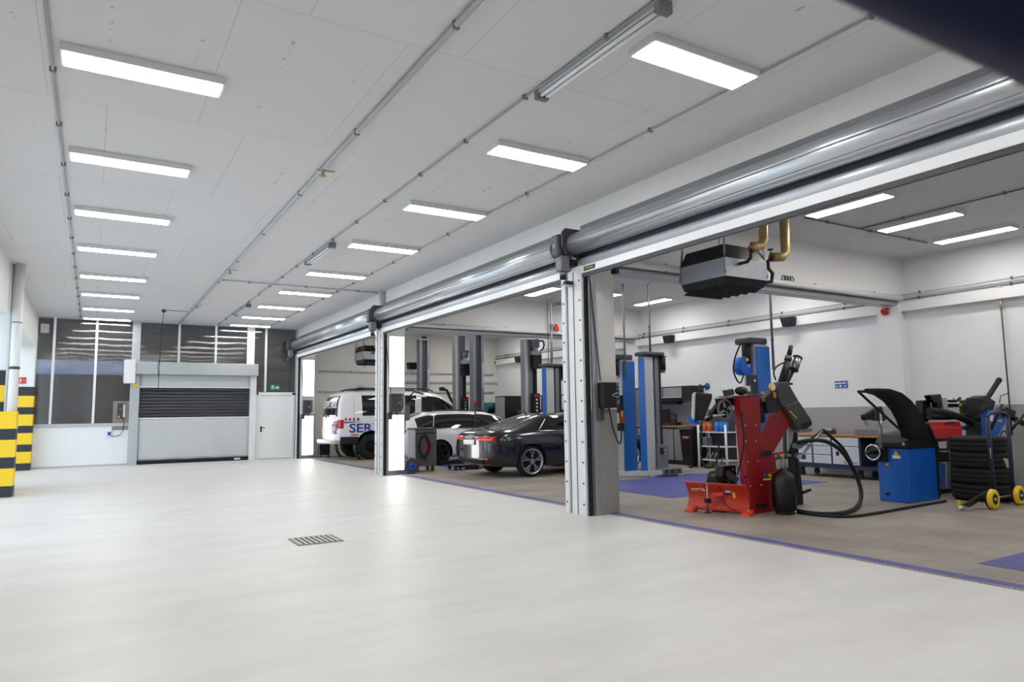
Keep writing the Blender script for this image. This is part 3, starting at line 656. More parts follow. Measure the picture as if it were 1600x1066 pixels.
def split_by_mat(me, parent, names):
    for i, (nm, mt) in enumerate(names):
        bm = bmesh.new(); bm.from_mesh(me)
        bmesh.ops.delete(bm, geom=[f for f in bm.faces if f.material_index != i], context='FACES')
        if not bm.faces: bm.free(); continue
        # left and right panes become separate parts
        isl = []; seen = set()
        for f in bm.faces:
            if f.index in seen: continue
            st = [f]; seen.add(f.index); comp = []
            while st:
                g = st.pop(); comp.append(g.index)
                for e in g.edges:
                    for h in e.link_faces:
                        if h.index not in seen: seen.add(h.index); st.append(h)
            isl.append(comp)
        if nm in ('body', 'arch_liner'): isl = [sum(isl, [])]
        for comp in isl:
            cs = set(comp); b2 = bm.copy(); b2.faces.ensure_lookup_table()
            bmesh.ops.delete(b2, geom=[f for f in b2.faces if f.index not in cs], context='FACES')
            m2 = bpy.data.meshes.new(nm); b2.to_mesh(m2); b2.free(); m2.materials.clear(); m2.materials.append(mt)
            for pl in m2.polygons: pl.material_index = 0; pl.use_smooth = True
            link(nm, m2, parent)
        bm.free()
def bvh_of(me):
    return BVHTree.FromPolygons([v.co for v in me.vertices], [tuple(p.vertices) for p in me.polygons])
def patch(bvh, name, mat, parent, poly, d, off=.006, n=10, loft=None):
    """a thin skin that follows the body: poly in the plane seen along d ('x' rear, 'y' right side), bilinear quad of 4 corners (a, z)"""
    (a, b, c, e) = poly; P = []
    for j in range(n+1):
        for i in range(n+1):
            u, v = i/n, j/n
            p0 = [a[k]*(1-u)+b[k]*u for k in (0, 1)]; p1 = [e[k]*(1-u)+c[k]*u for k in (0, 1)]
            q = [p0[k]*(1-v)+p1[k]*v for k in (0, 1)]; P.append(q)
    V = []
    for q in P:
        if d == 'x': o, dr = Vector((-3, q[0], q[1])), Vector((1, 0, 0))
        else: o, dr = Vector((q[0], -4, q[1])), Vector((0, 1, 0))
        h = bvh.ray_cast(o, dr)
        V.append((h[0]-dr*off) if h[0] is not None else None)
    F = [(j*(n+1)+i, j*(n+1)+i+1, (j+1)*(n+1)+i+1, (j+1)*(n+1)+i) for j in range(n) for i in range(n)]
    F = [f for f in F if all(V[k] is not None for k in f)]
    m = MB(); m._add([v if v is not None else Vector((0, 0, 0)) for v in V], F, True)
    me = m.mesh(name, mat); bm = bmesh.new(); bm.from_mesh(me)
    bmesh.ops.delete(bm, geom=[v for v in bm.verts if not v.link_faces], context='VERTS'); bm.to_mesh(me); bm.free()
    o = link(name, me, parent); s = o.modifiers.new('thickness', 'SOLIDIFY'); s.thickness = .004; s.offset = 0
    return o
def skin_text(bvh, name, txt, mat, parent, x0, x1, z0, z1, d, off=.008):
    V, F = text_pts(txt, 1.0, .022); a0 = min(v.x for v in V); a1 = max(v.x for v in V); b0 = min(v.y for v in V); b1 = max(v.y for v in V)
    out = []
    for v in V:
        a = x0+(x1-x0)*(v.x-a0)/(a1-a0); z = z0+(z1-z0)*(v.y-b0)/(b1-b0)
        if d == 'x': o, dr = Vector((-3, a, z)), Vector((1, 0, 0))
        else: o, dr = Vector((a, -4, z)), Vector((0, 1, 0))
        h = bvh.ray_cast(o, dr); out.append(h[0]-dr*off if h[0] is not None else o+dr*3)
    m = MB(); m._add(out, F); return m.build(name, mat, parent, local=True)
def wheel(parent, x, y, z, R, wd, sgn, rim_r, style, rim_mat):
    """wheel on axle along Y; sgn -1 shows its face towards -Y"""
    f = sgn
    ty = MB().lathe([(rim_r, -wd/2), (R-.05, -wd/2), (R-.015, -wd/2+.03), (R, -wd/2+.06), (R, wd/2-.06), (R-.015, wd/2-.03), (R-.05, wd/2), (rim_r, wd/2)], (x, y, z), (x, y+1, z), 40).build('tyre', tyre_rubber, parent, local=True)
    rm = MB().lathe([(rim_r+.012, f*wd*.47), (rim_r-.012, f*wd*.5), (rim_r-.03, f*wd*.44), (rim_r-.045, f*wd*.1), (rim_r-.05, -f*wd*.3), (0, -f*wd*.3)], (x, y, z), (x, y+1, z), 40).build('rim', rim_mat if style != 'multi' else rim_silver, ty, local=True)
    MB().lathe([(rim_r-.05, f*wd*.05), (.0, f*wd*.05)], (x, y, z), (x, y+1, z), 30).build('brake_disc', arch_black, ty, local=True)
    yy = y+f*wd*.40; m = MB()
    def P(r, a): return (x+r*math.cos(a), yy, z+r*math.sin(a))
    if style == 'multi':
        for k in range(5):
            a = 2*math.pi*k/5+.3
            for da in (-.22, .22):
                m.bar(P(.06, a), P(rim_r*.55, a+da*.55), .024, .03, up=(0, 1, 0)); m.bar(P(rim_r*.53, a+da*.5), P(rim_r-.012, a+da*1.35), .016, .03, up=(0, 1, 0)); m.bar(P(rim_r*.53, a+da*.5), P(rim_r-.012, a+da*.45), .014, .028, up=(0, 1, 0))
    elif style == 'five':
        for k in range(5):
            a = 2*math.pi*k/5+.5
            m.prism([P(.05, a-.6), P(rim_r-.02, a-.16), P(rim_r-.02, a+.22), P(.05, a+.6)], (0, f*.03, 0))
    else:
        for k in range(8):
            a = 2*math.pi*k/8; m.bar(P(.05, a), P(rim_r-.02, a), .05, .02, up=(0, 1, 0))
    m.build('spokes', rim_mat, ty, local=True)
    MB().cyl((x, yy-.01*f, z), (x, yy+.025*f, z), .06, n=14).build('hub_cap', rim_dark if style != 'multi' else mid_grey, ty, local=True)

def gl(d, i0, i1, ks, slot):
    for i in range(i0, i1):
        for k in ks: d[(i, k)] = slot
# ---- dark coupe
coupe = thing('coupe', 'dark grey-blue glossy coupe parked tail towards the hall', 'car', (7.17, 13.76, .012))
st = [(.00, .66, .42, .74, .62, .80, .55), (.05, .80, .30, .80, .76, .93, .66), (.20, .90, .24, .88, .86, 1.01, .72), (.55, .925, .20, .93, .88, 1.06, .72),
      (.80, .93, .20, .95, .87, 1.12, .66), (1.30, .93, .20, .965, .85, 1.295, .58), (1.62, .925, .19, .965, .85, 1.365, .57), (1.72, .925, .19, .965, .85, 1.375, .57), (2.15, .92, .19, .955, .85, 1.395, .575),
      (2.70, .92, .19, .945, .85, 1.365, .565), (2.84, .92, .19, .94, .85, 1.34, .56), (3.40, .92, .19, .925, .85, 1.06, .62), (3.62, .92, .19, .915, .84, .965, .70),
      (4.20, .89, .22, .82, .80, .87, .68), (4.50, .82, .26, .70, .72, .76, .60), (4.66, .64, .34, .58, .56, .62, .48)]
G = {}
gl(G, 4, 6, (9, 10), 2)                    # rear window
gl(G, 10, 12, (9, 10), 2)                  # windscreen
gl(G, 5, 10, (6, 7), 1); gl(G, 10, 11, (6, 7), 1)
bm_ = car_body(st, G, [(1.06, .335, .375, .93), (3.83, .335, .375, .93)], [dark_car, car_glass, car_glass, arch_black])
bv = bvh_of(bm_)
split_by_mat(bm_, coupe, [('body', dark_car), ('side_window', car_glass), ('window', car_glass), ('arch_liner', arch_black)])
for x in (1.06, 3.83):
    wheel(coupe, x, -.80, .335, .335, .245, -1, .275, 'multi', rim_silver); wheel(coupe, x, .80, .335, .335, .245, 1, .265, 'multi', rim_silver)
for s in (-1, 1):
    patch(bv, 'tail_lamp', lamp_red, coupe, ((s*.30, .80), (s*.84, .79), (s*.84, .895), (s*.30, .87)), 'x', .006, 12)
    patch(bv, 'lamp_bar', pm('lamp_core', S(230, 60, 50), .2, emit=(1, .1, .06, 1), estr=.5), coupe, ((s*.36, .815), (s*.8, .815), (s*.8, .832), (s*.36, .83)), 'x', .012, 8)
    patch(bv, 'reflector', lamp_red, coupe, ((s*.52, .395), (s*.76, .40), (s*.76, .44), (s*.52, .43)), 'x', .008, 6)
pl_ = patch(bv, 'number_plate', decal_white, coupe, ((-.26, .70), (.26, .70), (.26, .81), (-.26, .81)), 'x', .02, 4)
patch(bv, 'diffuser_trim', black_plastic, coupe, ((-.62, .30), (.62, .30), (.60, .385), (-.60, .385)), 'x', .008, 10)
patch(bv, 'bumper_crease', chrome, coupe, ((-.72, .405), (.72, .405), (.72, .415), (-.72, .415)), 'x', .010, 10)
for k in range(4):
    cx_ = -.105+k*.07; ring_ = []
    for j in range(20):
        a = 2*math.pi*j/20; h = bv.ray_cast(Vector((-3, cx_+.045*math.cos(a), .875+.045*math.sin(a))), Vector((1, 0, 0)))
        if h[0] is not None: ring_.append(h[0]-Vector((.01, 0, 0)))
    if len(ring_) > 10: MB().tube(ring_, .007, 6, closed=True).build('emblem_ring', chrome, coupe, local=True)
# chrome window surround and door seams on the visible side
def side_line(bvh, pts, r, name, mat, parent):
    P = []
    for x, z in pts:
        h = bvh.ray_cast(Vector((x, -4, z)), Vector((0, 1, 0)))
        if h[0] is not None: P.append(h[0])
    if len(P) > 1: MB().tube(P, r, 6).build(name, mat, parent, local=True)
def lin(a, b, n): return [(a[0]+(b[0]-a[0])*i/n, a[1]+(b[1]-a[1])*i/n) for i in range(n+1)]
side_line(bv, lin((1.30, .985), (2.9, .965), 14), .009, 'window_trim', chrome, coupe)
side_line(bv, lin((1.28, .985), (1.60, 1.25), 8), .009, 'window_trim', chrome, coupe)
side_line(bv, lin((1.66, .94), (1.62, .32), 12), .004, 'door_seam', arch_black, coupe)
side_line(bv, lin((.45, .62), (3.6, .70), 20), .004, 'body_crease', dark_car, coupe)
MB().cyl((1.5, 0, 1.36), (1.42, 0, 1.44), .02, .008, n=8).build('roof_antenna', dark_car, coupe, local=True)
MB().tube([(2.95, -.86, .98), (2.95, -1.0, 1.02)], .03, 8).sphere((2.93, -1.02, 1.03), .09, 12, (.7, 1, .75)).build('door_mirror', dark_car, coupe, local=True)

# ---- white estate car
estate = thing('estate_car', 'white estate car with black windows between coupe and van', 'car', (7.05, 18.2, .012))
st = [(.00, .70, .42, .80, .68, .90, .55), (.04, .84, .30, .90, .82, 1.05, .62), (.18, .90, .24, .95, .86, 1.18, .60), (.42, .915, .20, .975, .86, 1.33, .58), (.75, .92, .2, .98, .86, 1.43, .60),
      (1.05, .92, .2, .98, .86, 1.455, .61), (1.60, .92, .19, .975, .86, 1.47, .62), (1.72, .92, .19, .975, .86, 1.47, .62), (2.35, .92, .19, .965, .86, 1.46, .615), (2.45, .92, .19, .965, .86, 1.455, .61),
      (3.0, .92, .19, .955, .85, 1.39, .58), (3.45, .92, .19, .945, .85, 1.12, .62), (3.70, .92, .19, .935, .84, 1.0, .68), (4.2, .89, .22, .84, .80, .90, .68), (4.52, .82, .26, .72, .72, .80, .60), (4.70, .64, .34, .60, .56, .66, .48)]
G = {}; gl(G, 3, 11, (6, 7), 1); gl(G, 10, 12, (9, 10), 2); gl(G, 2, 4, (9, 10), 2)
bm_ = car_body(st, G, [(1.08, .33, .37, .92), (3.90, .33, .37, .92)], [white_car, car_glass, car_glass, arch_black]); bv = bvh_of(bm_)
split_by_mat(bm_, estate, [('body', white_car), ('side_window', car_glass), ('window', car_glass), ('arch_liner', arch_black)])
for x in (1.08, 3.90):
    wheel(estate, x, -.79, .33, .33, .235, -1, .25, 'five', rim_dark); wheel(estate, x, .79, .33, .33, .235, 1, .25, 'five', rim_dark)
for s in (-1, 1): patch(bv, 'tail_lamp', lamp_red, estate, ((s*.40, .86), (s*.86, .86), (s*.86, .98), (s*.40, .97)), 'x', .006, 10)
side_line(bv, lin((.55, .985), (3.3, .96), 16), .009, 'window_trim', black_plastic, estate)
side_line(bv, lin((1.62, .96), (1.52, .35), 12), .004, 'door_seam', mid_grey, estate); side_line(bv, lin((2.42, .95), (2.42, .30), 12), .004, 'door_seam', mid_grey, estate)
side_line(bv, lin((1.70, .83), (1.92, .83), 6), .014, 'door_handle', steel, estate); side_line(bv, lin((2.5, .82), (2.72, .82), 6), .014, 'door_handle', steel, estate)
side_line(bv, lin((.90, 1.02), (1.0, 1.36), 6), .012, 'window_pillar', chrome, estate)
for s in (-1, 1): MB().tube([(.9, s*.56, 1.46), (1.2, s*.57, 1.49), (2.4, s*.57, 1.48), (2.7, s*.56, 1.44)], .014, 6).build('roof_rail', black_plastic, estate, local=True)
st_ = patch(bv, 'door_sticker', navy, estate, ((2.10, .52), (2.36, .52), (2.36, .76), (2.10, .76)), 'y', .008, 4)
patch(bv, 'sticker_print', decal_white, st_, ((2.14, .54), (2.32, .54), (2.32, .64), (2.14, .64)), 'y', .014, 3)

# ---- white service van on off-road tyres
van = thing('service_van', 'white high-roofed service van with red and blue stripes and black off-road tyres', 'van', (6.45, 21.95, .012))
st = [(.00, .84, .62, 1.10, .84, 1.20, .78), (.03, .93, .58, 1.28, .92, 1.72, .80), (.10, .95, .55, 1.30, .935, 1.98, .80), (.24, .955, .52, 1.31, .94, 2.10, .80), (.50, .955, .50, 1.315, .94, 2.145, .80),
      (.62, .955, .48, 1.315, .94, 2.15, .80), (1.62, .955, .46, 1.315, .94, 2.155, .80), (1.78, .955, .46, 1.315, .94, 2.155, .80), (2.75, .955, .46, 1.31, .94, 2.15, .80), (2.90, .955, .46, 1.31, .94, 2.145, .80),
      (3.45, .955, .46, 1.30, .93, 2.08, .76), (3.60, .955, .46, 1.295, .93, 2.0, .75), (4.25, .95, .46, 1.28, .90, 1.52, .72), (4.40, .94, .47, 1.24, .88, 1.36, .74), (4.80, .90, .5, 1.05, .84, 1.14, .70), (4.96, .74, .58, .92, .70, 1.0, .6)]
G = {}
gl(G, 5, 6, (6, 7), 1); gl(G, 7, 8, (6, 7), 1); gl(G, 9, 12, (6, 7), 1); gl(G, 11, 13, (9, 10), 2)
bm_ = car_body(st, G, [(1.05, .40, .50, .955), (4.05, .40, .50, .955)], [white_car, car_glass, car_glass, arch_black]); bv = bvh_of(bm_)
split_by_mat(bm_, van, [('body', white_car), ('side_window', car_glass), ('window', car_glass), ('arch_liner', arch_black)])
for x in (1.05, 4.05):
    wheel(van, x, -.86, .395, .395, .27, -1, .215, 'steel', rim_dark); wheel(van, x, .86, .395, .395, .27, 1, .215, 'steel', rim_dark)
    for s in (-1, 1): MB().lathe([(.50, -.05), (.56, -.02), (.56, .05), (.50, .06)], (x, s*.945, .40), (x, s*.945+1, .40), 28, arc=(-.15, math.pi+.15)).build('wheel_arch_flare', black_plastic, van, local=True)
patch(bv, 'rear_window', car_glass, van, ((-.80, 1.34), (.80, 1.34), (.70, 1.98), (-.70, 1.98)), 'x', .006, 12)
skin_text(bv, 'rear_lettering', 'SERVICE MOBIL', decal_white, van, .68, -.68, 1.60, 1.84, 'x', .016)
MB().tube([(-.03, .25, 1.26), (-.02, .05, 1.66)], .014, 6).tube([(-.03, .25, 1.26), (-.02, .38, 1.60)], .012, 6).build('rear_wiper', black_plastic, van, local=True)
MB().box(-.14, .12, -.90, .90, .50, .62).build('rear_bumper', light_grey, van, bevel=.03, local=True)
MB().box(.06, .62, -.985, -.93, .50, .72).build('side_cladding', black_plastic, van, bevel=.02, local=True)
MB().box(-.145, -.12, -.86, -.70, .53, .59).build('bumper_reflector', lamp_red, van, local=True)
for s in (-1, 1): patch(bv, 'tail_lamp', lamp_red, van, ((s*.80, .98), (s*.935, .98), (s*.935, 1.24), (s*.80, 1.24)), 'x', .006, 6)
patch(bv, 'tail_lamp_side', lamp_red, van, ((.03, .98), (.17, .98), (.17, 1.24), (.03, 1.24)), 'y', .006, 6)
skin_text(bv, 'side_lettering', 'SERVICE', decal_blue, van, .34, 2.05, .84, 1.12, 'y', .012)
for k in range(4):
    x = .20+k*.13; patch(bv, 'arrow_mark', decal_red if k < 3 else decal_blue, van, ((x, 1.20), (x+.07, 1.22), (x+.07, 1.28), (x, 1.30)), 'y', .008, 4)
patch(bv, 'blue_stripe', decal_blue, van, ((.18, 1.13), (.55, 1.155), (.72, 1.175), (.18, 1.175)), 'y', .008, 5)
patch(bv, 'red_flash', decal_red, van, ((.36, .76), (.62, .76), (.66, .79), (.40, .79)), 'y', .008, 4)
for a0, a1, z0, z1, mt in ((.10, .62, .93, .985, decal_red), (.20, .60, .995, 1.12, decal_blue), (.22, .55, .80, .92, decal_blue), (.30, .58, 1.13, 1.20, decal_red)):
    patch(bv, 'rear_stripe', mt, van, ((-a0*1.1-.05, z0), (-a1*1.2-.1, z0), (-a1*1.2-.06, z1), (-a0*1.1-.01, z1)), 'x', .009, 6)
for x in (.50, 1.70, 2.82): side_line(bv, lin((x, 2.0), (x, .55), 16), .004, 'panel_seam', mid_grey, van)
side_line(bv, lin((.15, 1.20), (3.9, 1.20), 16), .004, 'body_crease', light_grey, van)
for s in (-1, 1): MB().tube([(.55, s*.62, 2.17), (.75, s*.63, 2.22), (3.1, s*.63, 2.21), (3.3, s*.62, 2.13)], .022, 8).build('roof_rail', black_plastic, van, local=True)
bb = MB().box(.75, .95, -.55, .55, 2.23, 2.33).build('light_bar', clear_jar, van, bevel=.03, local=True)
MB().box(.72, .98, -.5, .5, 2.17, 2.23).build('light_bar_foot', black_plastic, van, local=True)
MB().tube([(4.35, -.93, 1.25), (3.98, -.93, 1.62), (3.75, -.90, 1.98), (3.70, -.90, 2.16), (3.55, -.90, 2.20)], .045, 10, smooth_path=2).build('snorkel', black_plastic, van, local=True)
MB().box(3.42, 3.58, -.97, -.83, 2.14, 2.27).build('snorkel_head', black_plastic, van, bevel=.02, local=True)
MB().tube([(3.75, -.95, 1.35), (3.78, -1.12, 1.42)], .03, 8).sphere((3.76, -1.16, 1.48), .13, 12, (.6, .8, 1.2)).build('door_mirror', black_plastic, van, local=True)
# ------------------------------------------------------------------ car lifts
F0 = .012
def far_post(loc, label):
    r = thing('lift_post', label, 'car lift', loc, group='two-post lift columns')
    def B(nm, mt, *q, bev=0.): return MB().box(*q).build(nm, mt, r, bevel=bev, local=True)
    B('blue_cover', lift_blue, -.255, -.24, -.10, .09, .08, 2.54)
    B('column', mid_grey, -.24, .25, -.02, .09, .06, 2.58)
    B('front_plate', light_grey, -.24, .0, -.10, -.02, .06, 2.56, bev=.006)
    B('screw_slot', rubber, .0, .06, -.03, -.015, .3, 2.56)
    B('inner_flange', mid_grey, .06, .17, -.085, -.02, .3, 2.56, bev=.006)
    B('edge_strip', rubber, .17, .25, -.07, -.02, .3, 2.56)
    B('top_plate', dark_grey, -.29, .30, -.17, .17, 2.58, 2.67, bev=.03)
    B('top_lip', dark_grey, .30, .40, -.12, .12, 2.57, 2.59)
    MB().cyl((.33, -.05, 2.28), (.33, -.05, 2.58), .07, n=16).build('motor', rubber, r, local=True)
    MB().cyl((.33, -.05, 2.22), (.33, -.05, 2.30), .055, n=16).build('motor_foot', mid_grey, r, local=True)
    c = B('carriage', mid_grey, .02, .27, -.20, -.07, .12, .66, bev=.008)
    MB().box(.10, .20, -.204, -.20, .46, .54).build('sticker', decal_white, c, local=True); MB().box(.11, .19, -.206, -.204, .47, .53).build('sticker_print', sign_red, c, local=True)
    MB().box(.03, .09, -.25, -.20, .46, .60).build('latch', black_plastic, c, local=True)
    B('base_plate', light_grey, -.32, .40, -.32, .20, 0, .05, bev=.005)
    cr = B('arm_carrier', mid_grey, -.1, .45, -.42, -.18, .05, .17, bev=.008)
    for k in range(3): MB().box(-.06+k*.17, .05+k*.17, -.424, -.42, .07, .15).build('socket', dark_grey, cr, local=True)
    MB().prism([(-.08, -.34, .05), (-.82, .16, .03), (-.86, .10, .03), (-.12, -.42, .05)], (0, 0, .09)).build('lift_arm', light_grey, r, local=True)
    MB().prism([(.42, -.36, .05), (1.0, -.12, .03), (1.02, -.22, .03), (.42, -.44, .05)], (0, 0, .09)).build('lift_arm', light_grey, r, local=True)
    MB().cyl((.96, -.16, .12), (.96, -.16, .17), .05, n=12).build('arm_pad', rubber, r, local=True)
    return r
def near_post(loc, label):
    r = thing('lift_post', label, 'car lift', loc, group='two-post lift columns')
    def B(nm, mt, *q, bev=0.): return MB().box(*q).build(nm, mt, r, bevel=bev, local=True)
    B('blue_cover', lift_blue, -.16, .20, -.13, -.11, .05, 2.52)
    B('blue_side', lift_blue, .18, .20, -.11, .14, .05, 2.52)
    B('column', light_grey, -.18, .18, -.11, .15, .05, 2.56)
    B('rear_slot', rubber, -.06, .10, .15, .16, .2, 2.5)
    B('top_plate', dark_grey, -.34, .14, -.15, .20, 2.56, 2.68, bev=.03)
    B('base_plate', light_grey, -.28, .28, -.22, .32, 0, .05)
    MB().cyl((-.27, .0, 2.2), (-.27, .0, 2.56), .075, n=16).build('motor', rubber, r, local=True)
    MB().cyl((-.27, .0, 2.14), (-.27, .0, 2.22), .06, n=16).build('motor_foot', light_grey, r, local=True)
    MB().box(-.12, .2, .18, .38, .06, .2).build('carriage', mid_grey, r, local=True)
    MB().prism([(.2, .36, .05), (.9, .40, .03), (.9, .30, .03), (.2, .24, .05)], (0, 0, .09)).build('lift_arm', light_grey, r, local=True)
    return r
far_post((10.42, 11.45, F0), 'blue and grey lift column with carriage, left of the wall cabinets')
far_post((10.42, 15.25, F0), 'blue and grey lift column behind the dark coupe roof')
p1 = near_post((10.32, 8.5, F0), 'blue lift column right behind the red tyre changer')
p2 = near_post((10.46, 12.35, F0), 'blue lift column beside the coupe, right of the nearest pillar')
for r, nm in ((p1, 'dark control box'),):
    MB().box(-.34, -.18, -.16, -.02, 1.45, 2.0).build('control_box', navy, r, bevel=.01, local=True)
    MB().box(-.29, -.25, -.165, -.16, 1.88, 1.92).build('control_label', decal_white, r, local=True)
    MB().box(-.20, -.17, -.14, .1, .9, 1.45).build('cable_duct', rubber, r, local=True)
MB().box(-.30, -.18, -.15, .0, 1.35, 1.75).build('control_box', black_plastic, p2, bevel=.01, local=True)
MB().box(-.27, -.18, -.14, .0, .95, 1.12).build('cable_duct', rubber, p2, local=True)
MB().cyl((-.24, -.16, 1.25), (-.24, -.16, 1.40), .03, n=10).build('warning_beacon', amber, p2, local=True); MB().box(-.28, -.2, -.2, -.14, 1.12, 1.25).build('emergency_stop', bright_red, p2, local=True)
# hose reel beside the near blue column
hr = thing('hose_reel', 'bright blue drum reel hanging left of the near blue lift column', 'hose reel', PY(1160, 572, 8.55))
c = PY(1161, 572, 8.55)
MB().cyl(c+Vector((0, -.10, 0)), c+Vector((0, .08, 0)), .17, n=26).build('drum', machine_blue, hr)
MB().box(c.x-.05, c.x+.05, c.y-.12, c.y-.10, c.z+.08, c.z+.13).build('label_band', yellow, hr)
MB().tube([c+Vector((.05, -.05, -.16)), c+Vector((.08, -.08, -.5)), c+Vector((.10, -.06, -.75))], .012, 6, smooth_path=2).build('hose', rubber, hr)
MB().box(c.x-.02, c.x+.20, c.y-.02, c.y+.06, c.z-.02, c.z+.06).build('bracket', dark_grey, hr)
cb2 = PY(1158, 535, 8.5)
t = tag(MB().tube([cb2, cb2+Vector((-.20, 0, -.30)), cb2+Vector((-.25, 0, -.55)), cb2+Vector((-.08, 0, -.78)), c+Vector((0, 0, -.165))], .014, 6, smooth_path=2).build('power_cable', rubber), 'black cable looping from lift top to the blue drum reel', 'cable')
# drop pipes feeding the lift columns
def drop(x, y, z0, label, bend=None):
    t = thing('drop_pipe', label, 'pipe', (x, y, z0), group='drop pipes over the lift columns')
    P = [(x, y, z0), (x, y, CEIL-.15)]
    P += [(x+.12, y-.05, CEIL-.04), (x+1.2, y-.3, CEIL-.04)] if bend else [(x, y, CEIL-.01)]
    MB().tube(P, .024, 10).build('pipe', steel, t); MB().cyl((x, y, z0+.55), (x, y, z0+.58), .032, n=10).build('clamp', mid_grey, t)
    return t
drop(10.45, 11.45, 2.68, 'grey drop pipe above the lift column left of the cabinets', True)
drop(10.36, 12.20, 2.15, 'pale drop pipe in front of the blue column by the nearest pillar')
drop(10.50, 8.28, 2.1, 'grey drop pipe above the lift column behind the tyre changer')
drop(10.42, 15.25, 2.68, 'grey drop pipe above the lift column behind the coupe roof', True)
# dark grey lifts of the far bays
def dark_post(loc, H, drive, label):
    r = thing('lift_post', label, 'car lift', loc, group='tall grey lift columns')
    def B(nm, mt, *q, bev=0.): return MB().box(*q).build(nm, mt, r, bevel=bev, local=True)
    if drive:
        B('column', steel_post, -.19, .15, -.06, .2, 0, H)
        B('flange', light_grey, -.20, -.13, -.10, -.06, 0, H)
        B('drive_cover', black_plastic, -.02, .24, -.26, -.06, 2.62, 3.0, bev=.01)
        B('gearbox', light_grey, -.02, .26, -.24, -.06, 3.0, 3.12, bev=.02)
        MB().cyl((.10, -.15, 3.12), (.10, -.15, 3.22), .07, n=14).build('coupling', light_grey, r, local=True)
        MB().cyl((.10, -.15, 3.22), (.10, -.15, 3.45), .115, n=18).build('motor', mid_grey, r, local=True)
        MB().tube([(.16, -.2, 3.40), (.34, -.22, 3.42), (.36, -.2, 3.22), (.22, -.18, 3.1)], .022, 8, smooth_path=2).build('motor_cable', rubber, r, local=True)
        B('screw_cover', rubber, .06, .14, -.14, -.06, 1.9, 2.62)
        cbx = B('control_panel', black_plastic, -.02, .20, -.20, -.06, 1.25, 1.92, bev=.01)
        for k in range(4): MB().box(.06, .11, -.205, -.20, 1.42+k*.1, 1.47+k*.1).build('button', decal_white, cbx, local=True)
        MB().box(.0, .17, -.206, -.20, 1.82, 1.88).build('name_strip', sign_red, cbx, local=True)
        B('notice', decal_white, .06, .2, -.21, -.2, 1.27, 1.36)
    else:
        B('column', dark_grey, -.12, .12, .0, .2, 0, H-.02)
        B('flange', steel_post, -.19, -.10, -.08, .2, 0, H); B('flange', steel_post, .10, .19, -.08, .2, 0, H)
        B('hole_strip', light_grey, .13, .17, -.085, -.08, 2.2, 3.0)
        B('top_cap', light_grey, -.2, .2, -.06, .2, H, H+.05); B('limit_switch', black_plastic, -.06, .1, -.05, .05, H+.05, H+.13)
    B('base_plate', dark_grey, -.35, .35, -.14, .28, 0, .04)
    return r
dark_post((10.60, 16.6, F0), 3.46, True, 'grey lift column with motor and control panel right of the estate car')
dark_post((10.66, 19.85, F0), 3.95, False, 'tall slotted grey lift column above the estate car bonnet')
dark_post((10.36, 20.5, F0), 3.95, True, 'grey lift column with motor beside the van snorkel')
dark_post((10.20, 23.1, F0), 4.05, False, 'slotted grey lift column rising behind the van roof')
# ------------------------------------------------------------------ pillar mounted door controls
def door_control(y, x0, x1, z0, z1, label, big):
    t = thing('shutter_control', label, 'control box', ((x0+x1)/2, y, z0), group='shutter control boxes')
    MB().box(x0, x1-.06, y-.14, y-.001, z0, z1).build('housing', black_plastic if big else dark_grey, t, bevel=.012)
    k = MB().box(x1-.06, x1, y-.12, y-.001, z0+.05, z1+.0).build('button_panel', mid_grey, t)
    for i in range(4): MB().cyl((x1-.03, y-.128, z0+.12+i*.055), (x1-.03, y-.119, z0+.12+i*.055), .014, n=8).build('button', rubber, k)
    MB().tube([(x1-.07, y-.145, (z0+z1)/2-.03), (x1-.15, y-.145, (z0+z1)/2), (x1-.07, y-.145, (z0+z1)/2+.03)], .008, 6).build('grip_mark', light_grey, t)
    MB().tube([((x0+x1)/2, y-.07, z0), ((x0+x1)/2+.05, y-.08, z0-.3), (x1+.02, y-.08, z0-.55), (x1+.07, y-.06, z0-.35), (x1+.05, y-.05, z0-.05)], .010, 6, smooth_path=2).build('cable', rubber, t)
    MB().box(x0-.03, x0+.06, y-.08, y-.001, z0-.17, z0).build('switch_box', dark_grey, t, bevel=.01)
    MB().tube([(x0+.02, y-.06, z1+.02), (x0-.04, y-.05, z1+.7), (x0-.10, y-.04, 3.2)], .009, 6).build('hand_chain', dark_grey, t)
door_control(7.64, 5.97, 6.27, 1.45, 1.80, 'black shutter control box on the nearest pillar', True)
door_control(15.4, 5.92, 6.24, 1.45, 1.88, 'grey shutter control box between light panels behind the trolley', False)
door_control(23.2, 5.92, 6.22, 1.45, 1.90, 'grey shutter control box between light panels by the white side door', False)
